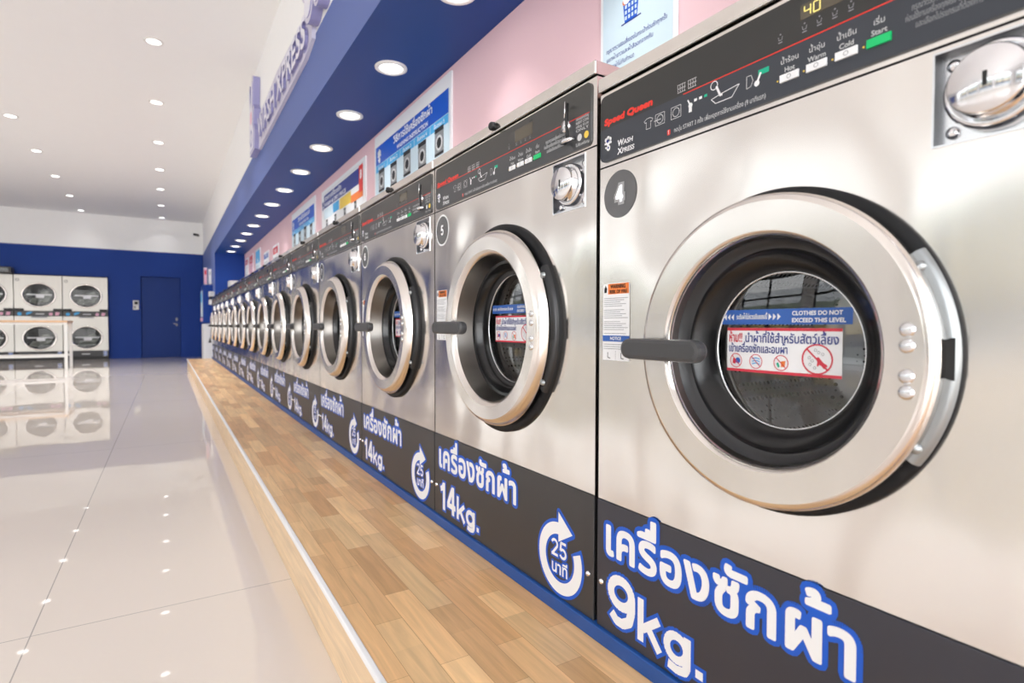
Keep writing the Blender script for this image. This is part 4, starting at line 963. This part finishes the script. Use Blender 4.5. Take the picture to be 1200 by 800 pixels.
for x, z0, z1, c, lb in ((.64, 1.53, 1.85, 'pinkp', 'narrow pink notice above the blue cabinet at the row end'), (.715, 1.54, 1.83, 'white', 'narrow white notice above the blue cabinet at the row end')):
    m = Flat(); m.box(-.026, .026, -.008, 0, 0, z1-z0, M['wmetal']); m.rect(-.022, .01, .022, z1-z0-.01, M[c], .009); m.rect(-.018, (z1-z0)*.6, .018, (z1-z0)*.85, M['crimson' if c == 'pinkp' else 'offwhite'], .0095)
    m.box(-.004, .004, 0, .012, -.02, z1-z0-.02, M['wmetal'])
    tag(m.build('notice', None, (x, 12.20, z0), 0), lb, 'notice')
pt = empty('payment_terminal', 'small white terminal with a dark slot, mounted past the farthest washer', 'terminal', (.735, 11.9, 1.14))
m = MB(); m.box(-.06, .026, -.12, .12, 0, .09, M['wmetal'], .006); m.box(-.06, .026, -.12, .12, .15, .24, M['wmetal'], .006); m.box(-.05, .026, -.11, .12, .09, .15, M['black']); m.build('housing', pt)
m = MB(); m.box(-.045, .01, -.124, -.119, .165, .225, M['offwhite'], .002); m.build('screen', pt)
gb = MB(); gb.box(-.12, .12, -.15, .15, 0, .30, M['offwhite'], .006); gb.box(-.09, .09, -.155, -.149, .05, .26, M['wmetal'], .003)
tag(gb.build('vent_duct', None, (1.08, 11.35, 1.254)), 'grey box standing on the farthest washer below the soffit end', 'box')

# ------------------------------------------------------------------ light
WORLD = (2.25, 5.2)
wd = bpy.data.worlds.new('sky'); SC.world = wd; wd.use_nodes = True; nt = wd.node_tree; bg = nt.nodes['Background']
tc = N(nt, 'ShaderNodeTexCoord'); sp = N(nt, 'ShaderNodeSeparateXYZ'); nt.links.new(tc.outputs['Generated'], sp.inputs[0])
cr = N(nt, 'ShaderNodeValToRGB'); nt.links.new(sp.outputs[2], cr.inputs[0])
cr.color_ramp.elements[0].color = (1, .985, .965, 1); cr.color_ramp.elements[1].color = (.80, .88, 1, 1)
nt.links.new(cr.outputs[0], bg.inputs[0]); 
mr = N(nt, 'ShaderNodeMapRange'); mr.inputs['From Min'].default_value = .25; mr.inputs['From Max'].default_value = -.8; mr.inputs['To Min'].default_value = WORLD[0]; mr.inputs['To Max'].default_value = WORLD[1]
nt.links.new(sp.outputs[1], mr.inputs['Value']); nt.links.new(mr.outputs['Result'], bg.inputs[1])
for i, (a, b_) in enumerate(bays):
    l = bpy.data.lights.new('daylight', 'AREA'); l.shape = 'RECTANGLE'; l.size = b_-a; l.size_y = 2.6; l.cycles.is_portal = True
    o = bpy.data.objects.new('daylight', l); COL.objects.link(o); o.location = (XL-.16, (a+b_)/2, 1.43); o.rotation_euler = (PI/2, 0, -PI/2)

l = bpy.data.lights.new('daylight', 'AREA'); l.shape = 'RECTANGLE'; l.size = .6-XL; l.size_y = 2.85; l.cycles.is_portal = True
o = bpy.data.objects.new('daylight', l); COL.objects.link(o); o.location = ((XL+1.2)/2, YB-.16, 1.5); o.rotation_euler = (PI/2, 0, 0)
# ------------------------------------------------------------------ camera
th, ph, ro = math.radians(31.646), math.radians(1.58), math.radians(.117)
F = Vector((math.sin(th)*math.cos(ph), math.cos(th)*math.cos(ph), -math.sin(ph))); R0 = Vector((math.cos(th), -math.sin(th), 0)); U0 = R0.cross(F)
R_ = R0*math.cos(ro)+U0*math.sin(ro); U_ = U0*math.cos(ro)-R0*math.sin(ro)
cd = bpy.data.cameras.new('camera'); co = bpy.data.objects.new('camera', cd); COL.objects.link(co)
co.matrix_world = Matrix(((R_.x, U_.x, -F.x, 0), (R_.y, U_.y, -F.y, 0), (R_.z, U_.z, -F.z, .75), (0, 0, 0, 1)))
cd.sensor_width = 36; cd.lens = 656.1/1200*36; cd.clip_start = .02; cd.clip_end = 200
cd.dof.use_dof = True; cd.dof.focus_distance = 1.2; cd.dof.aperture_fstop = 4.5
SC.camera = co
SC.view_settings.view_transform = 'Standard'; SC.view_settings.look = 'None'; SC.view_settings.exposure = .58
SC.cycles.use_denoising = True
SC.cycles.max_bounces = 10; SC.cycles.diffuse_bounces = 6; SC.cycles.glossy_bounces = 6; SC.cycles.transparent_max_bounces = 12
